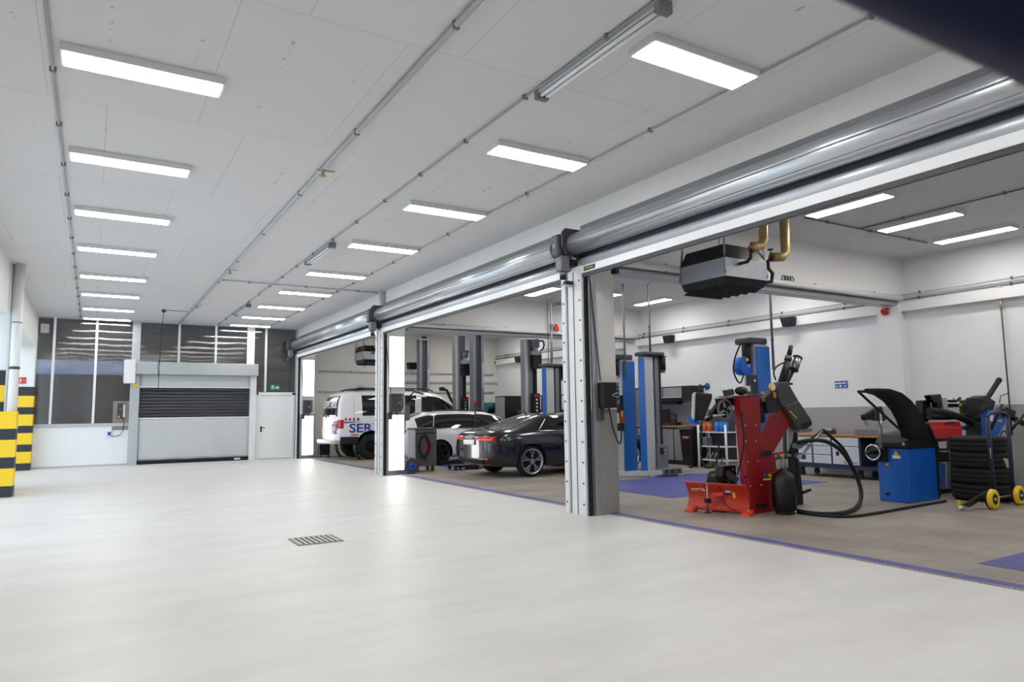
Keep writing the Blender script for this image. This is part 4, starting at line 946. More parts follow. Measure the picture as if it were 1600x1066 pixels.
# ------------------------------------------------------------------ unit heaters under the workshop ceiling
def heater(x0, y0, label):
    r = thing('unit_heater', label, 'heater', (x0+.42, y0+.42, 2.95), group='ceiling unit heaters')
    W = .83
    def T(z0, z1, i0, i1, nm, mt):
        m = MB(); a, b = i0, i1
        vs = [(x0+a, y0+a, z0), (x0+W-a, y0+a, z0), (x0+W-a, y0+W-a, z0), (x0+a, y0+W-a, z0), (x0+b, y0+b, z1), (x0+W-b, y0+b, z1), (x0+W-b, y0+W-b, z1), (x0+b, y0+W-b, z1)]
        m._add(vs, [(0, 3, 2, 1), (4, 5, 6, 7), (0, 1, 5, 4), (1, 2, 6, 5), (2, 3, 7, 6), (3, 0, 4, 7)]); return m.build(nm, mt, r)
    T(3.17, 3.42, 0, 0, 'casing', galv); T(3.42, 3.62, .0, .07, 'fan_hood', black_paint); T(3.07, 3.17, .04, .01, 'louvre_frame', rubber)
    for k in range(5):
        y = y0+.06+k*.155
        MB().prism([(x0+.05, y, 3.07), (x0+.05, y+.12, 3.02), (x0+.05, y+.13, 3.035), (x0+.05, y+.01, 3.085)], (W-.1, 0, 0)).build('louvre', rubber, r)
    for sx, sy in ((0, 0), (W, 0), (0, W), (W, W)):
        MB().bar((x0+sx, y0+sy, 3.2), (x0+sx*.92+.03, y0+sy*.92+.03, 3.68), .035, .006, up=(0, 1, 0)).bar((x0+sx*.92+.03, y0+sy*.92+.03, 3.66), (x0+sx*.92+.03, y0+sy*.92+.03, CEIL), .02, .006, up=(0, 1, 0)).build('hanger_strap', mid_grey, r)
    # pipework
    MB().tube([(x0+.30, y0+.0, 3.36), (x0+.30, y0-.12, 3.36), (x0+.34, y0-.14, 3.42), (x0+.36, y0-.14, 3.55)], .024, 8).build('feed_pipe', iron, r)
    MB().tube([(x0+.36, y0-.14, 3.52), (x0+.40, y0-.14, 3.58), (x0+.56, y0-.14, 3.60), (x0+.62, y0-.14, 3.70), (x0+.62, y0-.14, CEIL)], .06, 14).build('insulated_pipe', brass, r)
    MB().tube([(x0+W, y0+.1, 3.16), (x0+W+.16, y0+.06, 3.18), (x0+W+.18, y0+.05, 3.30), (x0+W+.08, y0+.04, 3.36), (x0+W+.08, y0+.04, 3.46), (x0+W+.16, y0+.02, 3.52)], .026, 8).build('return_pipe', iron, r)
    MB().tube([(x0+W+.14, y0+.02, 3.52), (x0+W+.34, y0+.0, 3.54), (x0+W+.42, y0+.0, 3.62), (x0+W+.42, y0+.0, CEIL)], .065, 14).build('insulated_pipe', brass, r)
    MB().cyl((x0+W+.12, y0+.02, 3.55), (x0+W+.12, y0+.02, 3.63), .008, n=6).cyl((x0+W+.12, y0+.02, 3.62), (x0+W+.12, y0+.02, 3.635), .04, n=12).build('valve', iron, r)
    MB().sphere((x0+.35, y0-.16, 3.60), .03, 8).build('valve_knob', bright_red, r)
    MB().tube([(x0+.1, y0+.3, 3.07), (x0+.1, y0+.15, 2.86), (x0+.1, y0-.0, 3.07)], .008, 6, smooth_path=2).build('cable_loop', rubber, r)
heater(7.10, 6.28, 'dark ceiling unit heater with brass-coloured pipes above the tyre changer')
heater(7.35, 21.4, 'pale-sided unit heater half hidden by a shutter post above the van')
# emblem of four linked rings on the beam face
em = thing('ring_emblem', 'small dark emblem of four linked rings on the nearer beam', 'emblem', PY(1231, 435, 7.63))
c = PY(1231, 436, 7.632)
for k in range(4):
    P = [(c.x-.108+k*.072+.05*math.cos(2*math.pi*j/22), c.y, c.z+.05*math.sin(2*math.pi*j/22)) for j in range(22)]
    MB().tube(P, .008, 6, closed=True).build('ring', dark_grey, em)
vg = thing('vent_grille', 'dark slotted ceiling grille left of the unit heater', 'vent', PZ(1012, 412, CEIL-.05))
a = PZ(990, 411, CEIL-.04); b = PZ(1042, 418, CEIL-.04)
MB().box(a.x, b.x, a.y-.18, a.y+.02, CEIL-.05, CEIL-.005).build('frame', mid_grey, vg)
for k in range(3): MB().box(a.x+.05, b.x-.05, a.y-.16+k*.055, a.y-.125+k*.055, CEIL-.06, CEIL-.045).build('slot', rubber, vg)
cmx = PY(961, 425, 7.5); t = thing('sensor_head', 'small black sensor under the lintel by the nearest pillar', 'sensor', cmx)
MB().box(cmx.x-.04, cmx.x+.04, cmx.y-.05, cmx.y+.05, cmx.z-.03, cmx.z+.04).build('housing', black_plastic, t, bevel=.01); MB().cyl((cmx.x, cmx.y, cmx.z+.04), (cmx.x, cmx.y, 3.46), .012, n=8).build('stem', dark_grey, t)
# wall speakers, alarms
for k, (px, py, Y, lb) in enumerate(((1233, 503, 0, 'black wall speaker high on the wall, left of the blue notice'), (1046, 530, 0, 'black wall speaker above the wall cabinets'), (811, 562, 0, 'black wall speaker left of the motor lift column'))):
    c = PX(px, py, XW-.22); t = thing('wall_speaker', lb, 'speaker', c, group='black wall speakers')
    MB().prism([(c.x-.12, c.y-.17, c.z+.10), (c.x-.12, c.y+.17, c.z+.10), (c.x-.10, c.y+.12, c.z-.11), (c.x-.10, c.y-.12, c.z-.11)], (.17, 0, 0)).build('cabinet', black_plastic, t, bevel=.02)
    MB().box(c.x+.05, XW-.155, c.y-.03, c.y+.03, c.z+.0, c.z+.08).build('bracket', dark_grey, t)
c = PY(644, 572, YE-.2); t = thing('wall_speaker', 'black wall speaker on the end wall above the van', 'speaker', c, group='black wall speakers')
MB().prism([(c.x-.2, c.y-.12, c.z+.12), (c.x+.2, c.y-.12, c.z+.12), (c.x+.15, c.y-.10, c.z-.12), (c.x-.15, c.y-.10, c.z-.12)], (0, .2, 0)).build('cabinet', black_plastic, t, bevel=.02)
MB().box(c.x-.03, c.x+.03, c.y+.1, YE-.05, c.z, c.z+.06).build('bracket', dark_grey, t)
for px, py, lb in ((1383, 487, 'red alarm sounder on the pilaster near the beam end'), (776, 567, 'red alarm sounder in the far workshop corner')):
    c = PX(px, py, XW-.24 if px > 1000 else XW-.1); t = thing('alarm_sounder', lb, 'alarm', c, group='red alarm sounders')
    MB().box(c.x-.03, c.x+.04, c.y-.07, c.y+.07, c.z-.07, c.z+.07).build('housing', lamp_red, t, bevel=.03); MB().cyl((c.x-.06, c.y, c.z), (c.x-.03, c.y, c.z), .06, n=14).build('lens', lamp_red, t)
# power drop with red plugs by the middle bay column
c = PX(862, 514, 10.0); t = thing('power_drop', 'ceiling power drop with red plugs seen right of the middle bay', 'socket drop', c)
MB().tube([(c.x, c.y, CEIL-.02), (c.x, c.y, 2.7)], .022, 8).build('pipe', light_grey, t); MB().tube([(c.x-.12, c.y, CEIL-.02), (c.x-.12, c.y, 2.6)], .008, 6).build('cable', rubber, t)
MB().box(c.x+.05, c.x+.18, c.y-.08, c.y+.02, c.z-.06, c.z+.06).cyl((c.x+.11, c.y-.05, c.z+.06), (c.x+.11, c.y-.05, c.z+.12), .04, n=10).build('red_plug', bright_red, t, bevel=.01)
MB().box(c.x-.04, c.x+.03, c.y-.05, c.y+.05, c.z-.04, c.z+.12).build('socket', mid_grey, t)
MB().tube([(c.x+.12, c.y-.04, c.z-.06), (c.x+.16, c.y-.04, c.z-.25), (c.x+.06, c.y-.04, c.z-.28), (c.x+.02, c.y-.04, c.z-.05)], .007, 6, smooth_path=2).build('loop_cable', mid_grey, t)
# air drop on the near wall
c = PX(1562, 455, XW-.13); t = thing('air_drop', 'thin vertical air line on the wall right of the wheel balancer', 'air line', (c.x, c.y, .9))
MB().cyl((c.x, c.y, .9), (c.x, c.y, 3.5), .013, n=8).build('pipe', dark_grey, t); MB().cyl((c.x, c.y, 3.25), (c.x, c.y, 3.5), .028, n=10).build('sleeve', light_grey, t); MB().cyl((c.x, c.y, 3.1), (c.x, c.y, 3.25), .022, n=10).build('coupling', brass, t)
MB().tube([(c.x-.02, c.y, 1.62), (c.x-.06, c.y+.1, 1.58), (c.x-.03, c.y+.14, 1.45)], .008, 6).build('hose_tail', rubber, t)
# blue wall sign
a = PX(1304.5, 596, XW-.008); b = PX(1324.5, 606, XW-.008)
sg = thing('wall_sign', 'small blue notice with white arrows on the workshop wall', 'sign', a)
MB().box(XW-.012, XW-.001, b.y, a.y, b.z, a.z).build('panel', sign_blue, sg)
yw = a.y-b.y; zh = a.z-b.z; xs = XW-.014
m = MB()
for k, (u0, u1, v0, v1) in enumerate(((.06, .30, .56, .76), (.34, .42, .56, .84), (.46, .56, .56, .76), (.60, .66, .56, .80), (.70, .80, .56, .84), (.84, .92, .60, .76))): MB().box(xs, xs+.003, a.y-u1*yw, a.y-u0*yw, b.z+v0*zh, b.z+v1*zh).build('print_mark', decal_white, sg)
def arrow(u0, u1, s):
    P = [(0, .28), (.6, .28), (.6, .40), (1, .24), (.6, .08), (.6, .20), (0, .20)]
    MB().prism([(xs, a.y-((u0+(u1-u0)*x) if s > 0 else (u1-(u1-u0)*x))*yw, b.z+z*zh) for x, z in P], (.003, 0, 0)).build('arrow_mark', decal_white, sg)
arrow(.06, .28, -1); arrow(.68, .94, 1); MB().box(xs, xs+.003, a.y-.52*yw, a.y-.36*yw, b.z+.12*zh, b.z+.40*zh).build('print_mark', decal_white, sg)
# ------------------------------------------------------------------ grey trolley, cable reel, creeper by the middle pillar
tr = thing('workshop_trolley', 'grey wheeled cabinet trolley with cable coil beside the middle pillar', 'trolley', (7.0, 15.85, 0))
X0, X1, Y0, Y1 = 6.70, 7.26, 15.66, 16.12
MB().box(X0, X1, Y0, Y1, .15, 1.02).build('cabinet', trolley_grey, tr, bevel=.012)
MB().box(X0-.012, X0, Y0, Y1, .15, 1.02).build('side_panel', light_grey, tr)
MB().box(X0-.02, X1+.02, Y0-.02, Y1+.02, 1.02, 1.06).build('top', trolley_grey, tr, bevel=.01)
MB().box(X0+.01, X1-.01, Y0-.01, Y0, .92, .95).build('edge_line', black_plastic, tr)
MB().box((X0+X1)/2-.004, (X0+X1)/2+.004, Y0-.006, Y0, .2, .92).build('door_gap', black_plastic, tr)
cc = ((X0+X1)/2-.08, Y0-.04, .62)
for k in range(5):
    MB().tube([(cc[0]+(.10+.012*k)*math.cos(t), cc[1]-.006*k, cc[2]+(.22+.014*k)*math.sin(t)) for t in [2*math.pi*i/20 for i in range(20)]], .011, 6, closed=True).build('cable_loop', rubber, tr)
MB().bar((cc[0]+.02, cc[1]-.05, .70), (cc[0]+.06, cc[1]-.05, .52), .035, .02).bar((cc[0]+.07, cc[1]-.05, .68), (cc[0]+.0, cc[1]-.05, .54), .025, .02).build('red_clamp', bright_red, tr)
for x in (X0+.08, X1-.08):
    for y in (Y0+.08, Y1-.08): MB().cyl((x-.02, y, .072), (x+.02, y, .072), .06, n=14).box(x-.03, x+.03, y-.02, y+.02, .11, .16).build('caster', black_plastic, tr)
st = thing('diagnostic_stand', 'slim equipment stand with red grip standing behind the trolley', 'stand', (6.55, 16.05, 0))
MB().cyl((6.50, 16.1, 0), (6.50, 16.1, 1.55), .03, n=10).build('pole', light_grey, st); MB().box(6.38, 6.60, 15.98, 16.22, 0, .06).build('foot', dark_grey, st)
MB().box(6.40, 6.52, 15.98, 16.08, 1.42, 1.58).build('red_grip', bright_red, st, bevel=.02); MB().tube([(6.5, 16.1, 1.5), (6.62, 16.1, 1.75), (6.85, 16.1, 1.95), (7.1, 16.1, 1.9)], .018, 8).build('arm', black_plastic, st)
MB().box(6.55, 6.70, 16.0, 16.14, 1.25, 1.62).build('instrument', mid_grey, st, bevel=.01); MB().box(6.88, 7.02, 16.05, 16.1, 1.42, 1.78).build('card', decal_white, st); MB().box(7.05, 7.30, 16.04, 16.14, 1.45, 1.82).build('monitor', black_plastic, st)
rl = thing('cable_reel', 'dark round cable reel with blue centre on the floor by the trolley', 'cable reel', (6.43, 15.5, 0))
MB().lathe([(.0, -.05), (.18, -.05), (.19, -.03), (.17, 0), (.19, .03), (.18, .05), (0, .05)], (6.45, 15.62-.3, .19), (6.45, 15.62, .19), 28).build('drum', dark_grey, rl)
MB().cyl((6.45, 15.25, .19), (6.45, 15.275, .19), .085, n=20).build('blue_hub', sign_blue, rl); MB().cyl((6.45, 15.235, .19), (6.45, 15.26, .19), .03, n=12).build('hub_cap', navy, rl)
MB().tube([(6.30, 15.30, .012), (6.30, 15.30, .1), (6.40, 15.32, .40), (6.55, 15.32, .36), (6.60, 15.32, .012)], .012, 6).build('frame', steel, rl)
c = PZ(727, 734, F0); cr = thing('creeper', 'low black wheeled creeper on the floor behind the coupe', 'creeper', (c.x, c.y, F0))
MB().box(c.x-.35, c.x+.35, c.y-.10, c.y-.04, .08, .12).box(c.x-.35, c.x+.35, c.y+.24, c.y+.30, .08, .12).build('rail', black_plastic, cr); MB().box(c.x-.33, c.x+.33, c.y-.08, c.y+.28, .10, .13).build('board', black_paint, cr)
for x in (c.x-.30, c.x, c.x+.30):
    for y in (c.y-.07, c.y+.27): MB().cyl((x-.02, y, F0+.045), (x+.02, y, F0+.045), .045, n=12).build('caster', rubber, cr)
pl = thing('prop_stand', 'thin dark upright pole between the estate car and the coupe', 'stand', (8.35, 15.7, F0))
MB().cyl((8.35, 15.7, F0), (8.35, 15.7, 1.72), .02, n=8).build('pole', black_plastic, pl); MB().box(8.2, 8.5, 15.58, 15.82, F0, .05).build('foot', black_plastic, pl); MB().cyl((8.35, 15.7, 1.62), (8.35, 15.7, 1.74), .035, n=8).build('cap', bright_red, pl)
vc = thing('waste_cart', 'dark small wheeled bin behind the rear of the van', 'cart', (6.58, 23.0, F0))
MB().box(6.42, 6.78, 22.94, 23.14, .1, .45).build('tub', black_plastic, vc, bevel=.02); MB().cyl((6.44, 22.98, F0+.07), (6.48, 22.98, F0+.07), .07, n=12).build('caster', dark_grey, vc); MB().cyl((6.72, 22.98, F0+.07), (6.76, 22.98, F0+.07), .07, n=12).build('caster', dark_grey, vc)
# ------------------------------------------------------------------ cabinets along the workshop wall
XC = 13.05
kc = thing('tall_cabinet', 'tall grey cabinet with black frame beside the blue lift column', 'cabinet', (13.35, 15.2, F0))
MB().box(XC, XW-.01, 14.98, 15.36, F0, 2.04).build('carcass', black_plastic, kc, bevel=.005); dd = MB().box(XC-.012, XC, 15.02, 15.32, .1, 2.0).build('door', cab_grey, kc, bevel=.004)
MB().box(XC-.03, XC-.012, 15.06, 15.12, 1.35, 1.75).build('handle', black_plastic, dd)
MB().box(XC+.02, XW-.2, 14.975, 14.98, .1, 2.0).build('side_panel', cab_grey, kc)
wc = thing('wall_cabinet', 'grey-fronted black wall cupboard hung above the pegboard', 'cabinet', (13.5, 14.0, 1.7))
MB().box(13.25, XW-.01, 13.02, 14.95, 1.70, 2.04).build('carcass', black_plastic, wc)
for y0, y1 in ((13.36, 14.05), (14.09, 14.9)):
    dd = MB().box(13.235, 13.25, y0, y1, 1.76, 2.01).build('flap', cab_grey, wc, bevel=.004); MB().box(13.22, 13.236, y0, y1, 1.74, 1.765).build('grip_rail', light_grey, dd)
pgb = thing('pegboard', 'grey perforated tool board on the wall above the bench', 'pegboard', (13.68, 14, 1.06))
MB().box(XW-.03, XW-.005, 13.0, 14.95, 1.08, 1.70).build('board', cushion, pgb); MB().box(XW-.05, XW-.03, 13.0, 14.95, 1.56, 1.585).build('rail', light_grey, pgb)
m = MB()
for i in range(28):
    for j in range(7): m.box(XW-.033, XW-.029, 13.05+i*.066, 13.07+i*.066, 1.14+j*.058, 1.16+j*.058)
o = m.build('hole_pattern', dark_grey, pgb); o['kind'] = 'stuff'
MB().box(13.45, 13.62, 13.75, 14.5, 1.57, 1.66).build('tool_bar', black_plastic, pgb)
bc = thing('base_cabinet', 'black and grey base cabinet with wooden worktop below the pegboard', 'cabinet', (13.35, 14, F0))
MB().box(XC, XW-.02, 13.0, 14.95, F0, .96).build('carcass', black_plastic, bc)
for y0, y1 in ((13.10, 13.48), (13.52, 13.95)):
    dd = MB().box(XC-.012, XC, y0, y1, .12, .92).build('door', cab_grey, bc, bevel=.003); MB().box(XC-.02, XC-.012, y1-.03, y1-.01, .2, .85).build('grip', light_grey, dd)
for k in range(6): 
    dd = MB().box(XC-.012, XC, 14.05, 14.9, .12+k*.135, .24+k*.135).build('drawer', cab_grey, bc); MB().box(XC-.022, XC-.012, 14.05, 14.9, .22+k*.135, .238+k*.135).build('grip', light_grey, dd)
MB().box(XC-.05, XW-.02, 12.98, 14.97, .965, 1.005).build('worktop', wood, bc, bevel=.004)
mon = thing('bench_monitor', 'black flat monitor standing on the wooden worktop', 'monitor', (13.4, 14.3, 1.005))
MB().box(13.38, 13.42, 14.0, 14.5, 1.08, 1.45).build('screen', black_plastic, mon, bevel=.006); MB().box(13.36, 13.48, 14.18, 14.32, 1.005, 1.02).box(13.39, 13.42, 14.22, 14.28, 1.02, 1.1).build('foot', black_plastic, mon)
vi = thing('bench_press', 'small black lever press on the wooden worktop', 'press', (13.35, 13.7, 1.005))
MB().box(13.25, 13.45, 13.62, 13.86, 1.005, 1.09).build('base', black_plastic, vi, bevel=.01); MB().cyl((13.35, 13.72, 1.09), (13.35, 13.72, 1.26), .022, n=10).sphere((13.35, 13.72, 1.28), .04, 10).build('lever', black_plastic, vi)
bn = thing('waste_bin', 'black waste bin with a red label beside the base cabinet', 'bin', (12.95, 12.75, F0))
bq = MB(); bq._add([(12.75, 12.58, .06), (13.15, 12.58, .06), (13.15, 12.92, .06), (12.75, 12.92, .06), (12.70, 12.52, .92), (13.2, 12.52, .92), (13.2, 12.96, .92), (12.70, 12.96, .92)], [(0, 3, 2, 1), (4, 5, 6, 7), (0, 1, 5, 4), (1, 2, 6, 5), (2, 3, 7, 6), (3, 0, 4, 7)])
bq.build('body', black_plastic, bn, bevel=.02); MB().prism([(12.66, 12.50, .92), (12.66, 12.98, .92), (12.72, 12.98, 1.0), (12.72, 12.5, 1.0)], (.52, 0, 0)).build('lid', black_plastic, bn, bevel=.02)
q = MB().box(12.705, 12.715, 12.62, 12.86, .70, .77).build('label_plate', sign_red, bn); lettering('label_text', 'SULO', (12.703, 12.83, .715), (0, -1, 0), (0, 0, 1), .04, decal_white, q, width=.18)
for y in (12.6, 12.9): MB().cyl((13.12, y-.02, F0+.06), (13.12, y+.02, F0+.06), .06, n=12).build('wheel', rubber, bn)
# rolling shelf rack
sh = thing('shelf_trolley', 'white tubular shelf trolley holding bottles, behind the tyre changer', 'shelf', (12.9, 11.9, F0))
YL, YR = 12.30, 11.45; XS = 12.7
for y, dy in ((YL, .06), (YR, -.06)): MB().tube([(XS, y+dy*.2, F0), (XS, y, 1.05)], .028, 8).build('leg', white_metal, sh); MB().tube([(XS+.38, y+dy*.2, F0), (XS+.38, y, 1.05)], .02, 8).build('leg', white_metal, sh)
for zz in (.20, .52, .86): MB().box(XS-.02, XS+.40, YR, YL, zz, zz+.025).build('shelf', white_metal, sh)
MB().box(XS+.37, XS+.39, YR, YL, .2, 1.4).build('back_panel', dark_grey, sh)
for k, (y, mt, lb) in enumerate(((12.20, orange, 'left orange bottle'), (12.02, orange, 'right orange bottle'))):
    o = thing('spray_bottle', '%s on the top of the white shelf trolley' % lb, 'bottle', (XS+.1, y, .885)); MB().cyl((XS+.1, y, .885), (XS+.1, y, 1.08), .045, n=14).build('bottle', mt, o); MB().cyl((XS+.1, y, 1.08), (XS+.1, y, 1.13), .025, n=10).build('cap', orange, o)
for k, y in enumerate((11.80, 11.66, 11.54)):
    o = thing('blue_canister', '%s bright blue canister on the white shelf trolley' % ['left', 'middle', 'right'][k], 'canister', (XS+.12, y, .885), group='blue canisters on the shelf trolley')
    MB().cyl((XS+.12, y, .885), (XS+.12, y, 1.10), .06, n=16).build('can', bottle_blue, o); MB().cyl((XS+.12, y, 1.10), (XS+.12, y, 1.13), .045, n=14).build('lid', bottle_blue, o)
o = thing('grey_carton', 'grey carton on the middle board of the shelf trolley', 'box', (XS+.1, 12.12, .545)); MB().box(XS+.03, XS+.2, 12.06, 12.2, .545, .74).build('carton', mid_grey, o); MB().box(XS+.03, XS+.2, 12.06, 12.2, .74, .75).build('flap', light_grey, o)
o = thing('oil_can', 'dark blue can with red lid at the bottom of the shelf trolley', 'can', (XS+.15, 11.9, .225)); MB().cyl((XS+.15, 11.9, .225), (XS+.15, 11.9, .42), .10, n=16).build('can', navy, o); MB().cyl((XS+.15, 11.9, .42), (XS+.15, 11.9, .44), .07, n=14).build('lid', bright_red, o)
for k in range(3):
    y = 12.05-.13*k; o = tag(MB().tube([(XS+.0, y+.06, .225+.01), (XS+.06, y-.02, .40)], .014, 6).build('hand_tool', steel), '%s steel lever leaning on the bottom shelf of the trolley' % ['left', 'middle', 'right'][k], 'tool', 'levers on the shelf trolley')
ss = thing('tool_shelf', 'pale wall shelf with small tools above the shelf trolley', 'shelf', (13.5, 11.8, 1.7))
MB().box(13.40, XW-.01, 10.9, 12.5, 1.74, 1.78).build('board', white_metal, ss); MB().box(13.40, 13.415, 10.9, 12.5, 1.78, 1.84).build('lip', white_metal, ss); MB().box(13.66, XW-.01, 10.9, 12.5, 1.15, 1.74).build('back_panel', light_grey, ss)
for k in range(5):
    y = 12.2-k*.25; t = thing('wire_tool', '%s small pale wire tool on the wall shelf' % ['first', 'second', 'third', 'fourth', 'fifth'][k], 'tool', (13.5, y, 1.78), group='wire tools on the wall shelf')
    MB().cyl((13.5, y, 1.78), (13.5, y, 1.86), .025, n=8).build('foot', light_grey, t); MB().tube([(13.5, y, 1.86), (13.47, y+.06, 1.98)], .007, 5).build('prong', steel, t); MB().tube([(13.5, y, 1.86), (13.5, y-.06, 1.96)], .007, 5).build('prong', steel, t)
# low dark cupboards farther along the wall
for k, (y0, y1, lb) in enumerate(((16.2, 18.6, 'dark low cupboard with open shelf right of the motor lift column'), (18.7, 21.2, 'dark low cupboard left of the motor lift column'))):
    t = thing('wall_counter', lb, 'cabinet', (13.3, (y0+y1)/2, F0)); MB().box(13.0, XW-.01, y0, y1, F0, 1.45).build('carcass', black_plastic, t); MB().box(12.97, XW-.01, y0, y1, 1.45, 1.49).build('top', dark_grey, t)
    for j in range(3):
        a = y0+.05+j*(y1-y0-.1)/3; MB().box(12.985, 13.0, a, a+(y1-y0-.1)/3-.03, .1, 1.1).build('door', dark_grey, t)
    for j in range(3): MB().box(13.1, 13.14, y0+.3+j*.8, y0+.34+j*.8, 1.49, 1.95).build('upright', black_plastic, t)
    MB().box(13.08, 13.4, y0+.2, y1-.2, 1.95, 1.98).build('shelf', black_plastic, t)
t = thing('blue_crate', 'blue crate lying on the dark cupboard near the coupe roof', 'crate', (13.3, 16.6, 1.49)); MB().box(13.15, 13.5, 16.4, 16.95, 1.49, 1.60).build('tub', machine_blue, t, bevel=.01); MB().box(13.13, 13.52, 16.38, 16.97, 1.60, 1.62).build('rim', machine_blue, t)
t = thing('tool_cabinet', 'grey-sided tall tool cabinet near the far workshop corner', 'cabinet', (13.2, 22.4, F0)); MB().box(12.95, XW-.01, 22.0, 22.75, F0, 2.02).build('carcass', black_plastic, t); MB().box(12.94, 12.95, 22.03, 22.72, .1, 1.98).build('front', cab_grey, t); MB().box(12.93, 12.94, 22.1, 22.13, .8, 1.2).build('handle', black_plastic, t)
c = PY(764, 636, 23.3); t = thing('hose_drum', 'teal wrapped drum on a dark bracket by the far corner', 'hose reel', (c.x, c.y, 1.2))
MB().cyl((c.x-.15, c.y, c.z), (c.x+.16, c.y, c.z+.03), .16, .14, n=16).build('drum', teal, t); MB().box(c.x+.12, c.x+.2, c.y-.12, c.y+.35, c.z-.25, c.z+.15).build('bracket', black_plastic, t); MB().box(c.x-.05, c.x+.02, c.y, c.y+.5, F0, c.z-.1).build('stand', dark_grey, t)
# ------------------------------------------------------------------ rolling workbench
wbn = thing('workbench', 'navy rolling workbench with white drawers and wooden top against the wall', 'workbench', (13.2, 8.7, F0))
XB0, XB1, YB0, YB1 = 12.86, 13.48, 7.72, 9.66
MB().box(XB0-.02, XB1, YB0-.05, YB1+.03, .83, .875).build('worktop', wood, wbn, bevel=.004)
MB().box(XB0, XB1, 8.22, YB1, .26, .83).build('carcass', navy, wbn, bevel=.004); MB().box(XB0, XB1, YB0, 8.22, .20, .27).build('bottom_rail', navy, wbn); MB().box(XB0, XB1, 8.22, YB1, .19, .26).build('bottom_frame', navy, wbn)
MB().box(XB1-.04, XB1, YB0, 8.22, .27, .83).build('back_panel', rubber, wbn); MB().box(XB0+.02, XB0+.08, YB0, YB0+.06, .2, .83).build('leg', navy, wbn)
def front(nm, y0, y1, z0, z1, knob):
    d = MB().box(XB0-.014, XB0, y0, y1, z0, z1).build(nm, drawer_white, wbn, bevel=.003); MB().box(XB0-.022, XB0-.014, y0, y1, z1-.022, z1-.004).build('grip_rail', white_metal, d)
    return d
for k in range(3): front('drawer', 8.86, 9.26, .29+k*.18, .455+k*.18, True)
for k in range(3): front('drawer', 9.30, 9.63, .29+k*.18, .455+k*.18, True)
front('drawer', 8.26, 8.82, .655, .815, True)
dd = front('door', 8.26, 8.82, .29, .64, False); MB().box(XB0-.024, XB0-.014, 8.68, 8.74, .46, .54).build('lock', black_plastic, dd)
MB().tube([(XB0-.018, 8.56+.025*math.cos(t), .33+.025*math.sin(t)) for t in [2*math.pi*i/14 for i in range(14)]], .004, 5, closed=True).bar((XB0-.018, 8.575, .315), (XB0-.018, 8.545, .345), .006, .004).build('maker_emblem', sign_red, dd)
for k in range(6): MB().box(XB0-.018, XB0-.015, 8.47-k*.035, 8.495-k*.035, .316, .344).build('maker_mark', sign_red if k < 3 else mid_grey, dd)
for y in (8.3, 9.6):
    for x in (XB0+.07, XB1-.07): MB().cyl((x-.02, y, F0+.06), (x+.02, y, F0+.06), .06, n=14).box(x-.035, x+.035, y-.035, y+.035, .12, .19).build('caster', rubber, wbn)
t = thing('weight_tray', 'open grey and black parts tray on the wooden bench top', 'tray', (13.1, 8.0, .875))
MB().box(12.92, 13.30, 7.80, 8.36, .875, .885).build('bottom', black_plastic, t)
for q in ((12.92, 12.935, 7.80, 8.36), (13.285, 13.30, 7.80, 8.36)): MB().box(*q, .885, .98).build('wall', mid_grey, t)
for q in ((12.935, 13.285, 7.80, 7.82), (12.935, 13.285, 8.07, 8.09), (12.935, 13.285, 8.34, 8.36)): MB().box(*q, .885, .99).build('divider', light_grey, t)
t = thing('bench_vise', 'dark tool head with chrome jaws left of the parts tray', 'vise', (13.1, 9.0, .875)); MB().box(13.0, 13.2, 8.95, 9.15, .875, .95).build('base', dark_grey, t); MB().box(12.98, 13.1, 8.9, 9.2, .95, 1.0).build('jaw', steel, t)
# ------------------------------------------------------------------ red tyre changer
YT = 6.45
tc_ = thing('tyre_changer', 'dark red tyre changing machine with slanted grey tool arm', 'tyre changer', (8.1, 6.6, F0))
def V(x, y, z): return Vector((x, y, z))
MB().ypoly([(1157, 621), (1187, 619), (1191, 706), (1203, 803), (1173, 803)], YT, .13).build('tall_housing', deep_red, tc_, bevel=.012)
MB().ypoly([(1191, 710), (1226, 706), (1237, 800), (1203, 804)], YT+.004, .42).build('lower_housing', deep_red, tc_, bevel=.012)
MB().ypoly([(1146, 761), (1172, 757), (1176, 798), (1150, 800)], YT+.6, .12).build('foot_housing', deep_red, tc_, bevel=.01)
MB().ypoly([(1192, 708), (1210, 706), (1237, 660), (1222, 634), (1214, 650)], YT+.03, .16).build('swing_column', deep_red, tc_, bevel=.012)
MB().ypoly([(1190, 706), (1206, 703), (1206, 711), (1191, 714)], YT-.01, .05).build('column_pivot', rubber, tc_)
for px, py in ((1164, 665), (1181, 664), (1165, 690), (1181, 689), (1168, 722), (1184, 721), (1172, 760), (1189, 758)):
    c = PY(px, py, YT); MB().cyl(c, c-V(0, .008, 0), .010, n=8).build('screw', light_grey, tc_)
c = PY(1164, 745, YT); MB().cyl(c, c-V(0, .015, 0), .02, n=10).build('knob', rubber, tc_)
ar = MB().ypoly([(1211, 606), (1219, 597), (1231, 596), (1249, 627), (1229, 640), (1222, 634)], YT-.02, .13).build('arm_head', dark_grey, tc_, bevel=.02)
MB().ypoly([(1225, 634), (1249, 626), (1269, 656), (1270, 664), (1262, 671), (1249, 672), (1243, 664)], YT-.03, .14).build('arm_cover', dark_grey, tc_, bevel=.025)
MB().ypoly([(1253, 662), (1268, 658), (1269, 664), (1261, 670), (1252, 670)], YT-.036, .01).build('cover_end', rubber, tc_)
MB().bar(PY(1234, 642, YT-.035), PY(1245, 654, YT-.035), .012, .006, up=(0, 1, 0)).build('cover_stripe', yellow, tc_)
MB().ypoly([(1196, 622), (1215, 604), (1225, 634), (1212, 645), (1200, 646)], YT+.0, .12).build('tool_bracket', black_plastic, tc_, bevel=.01)
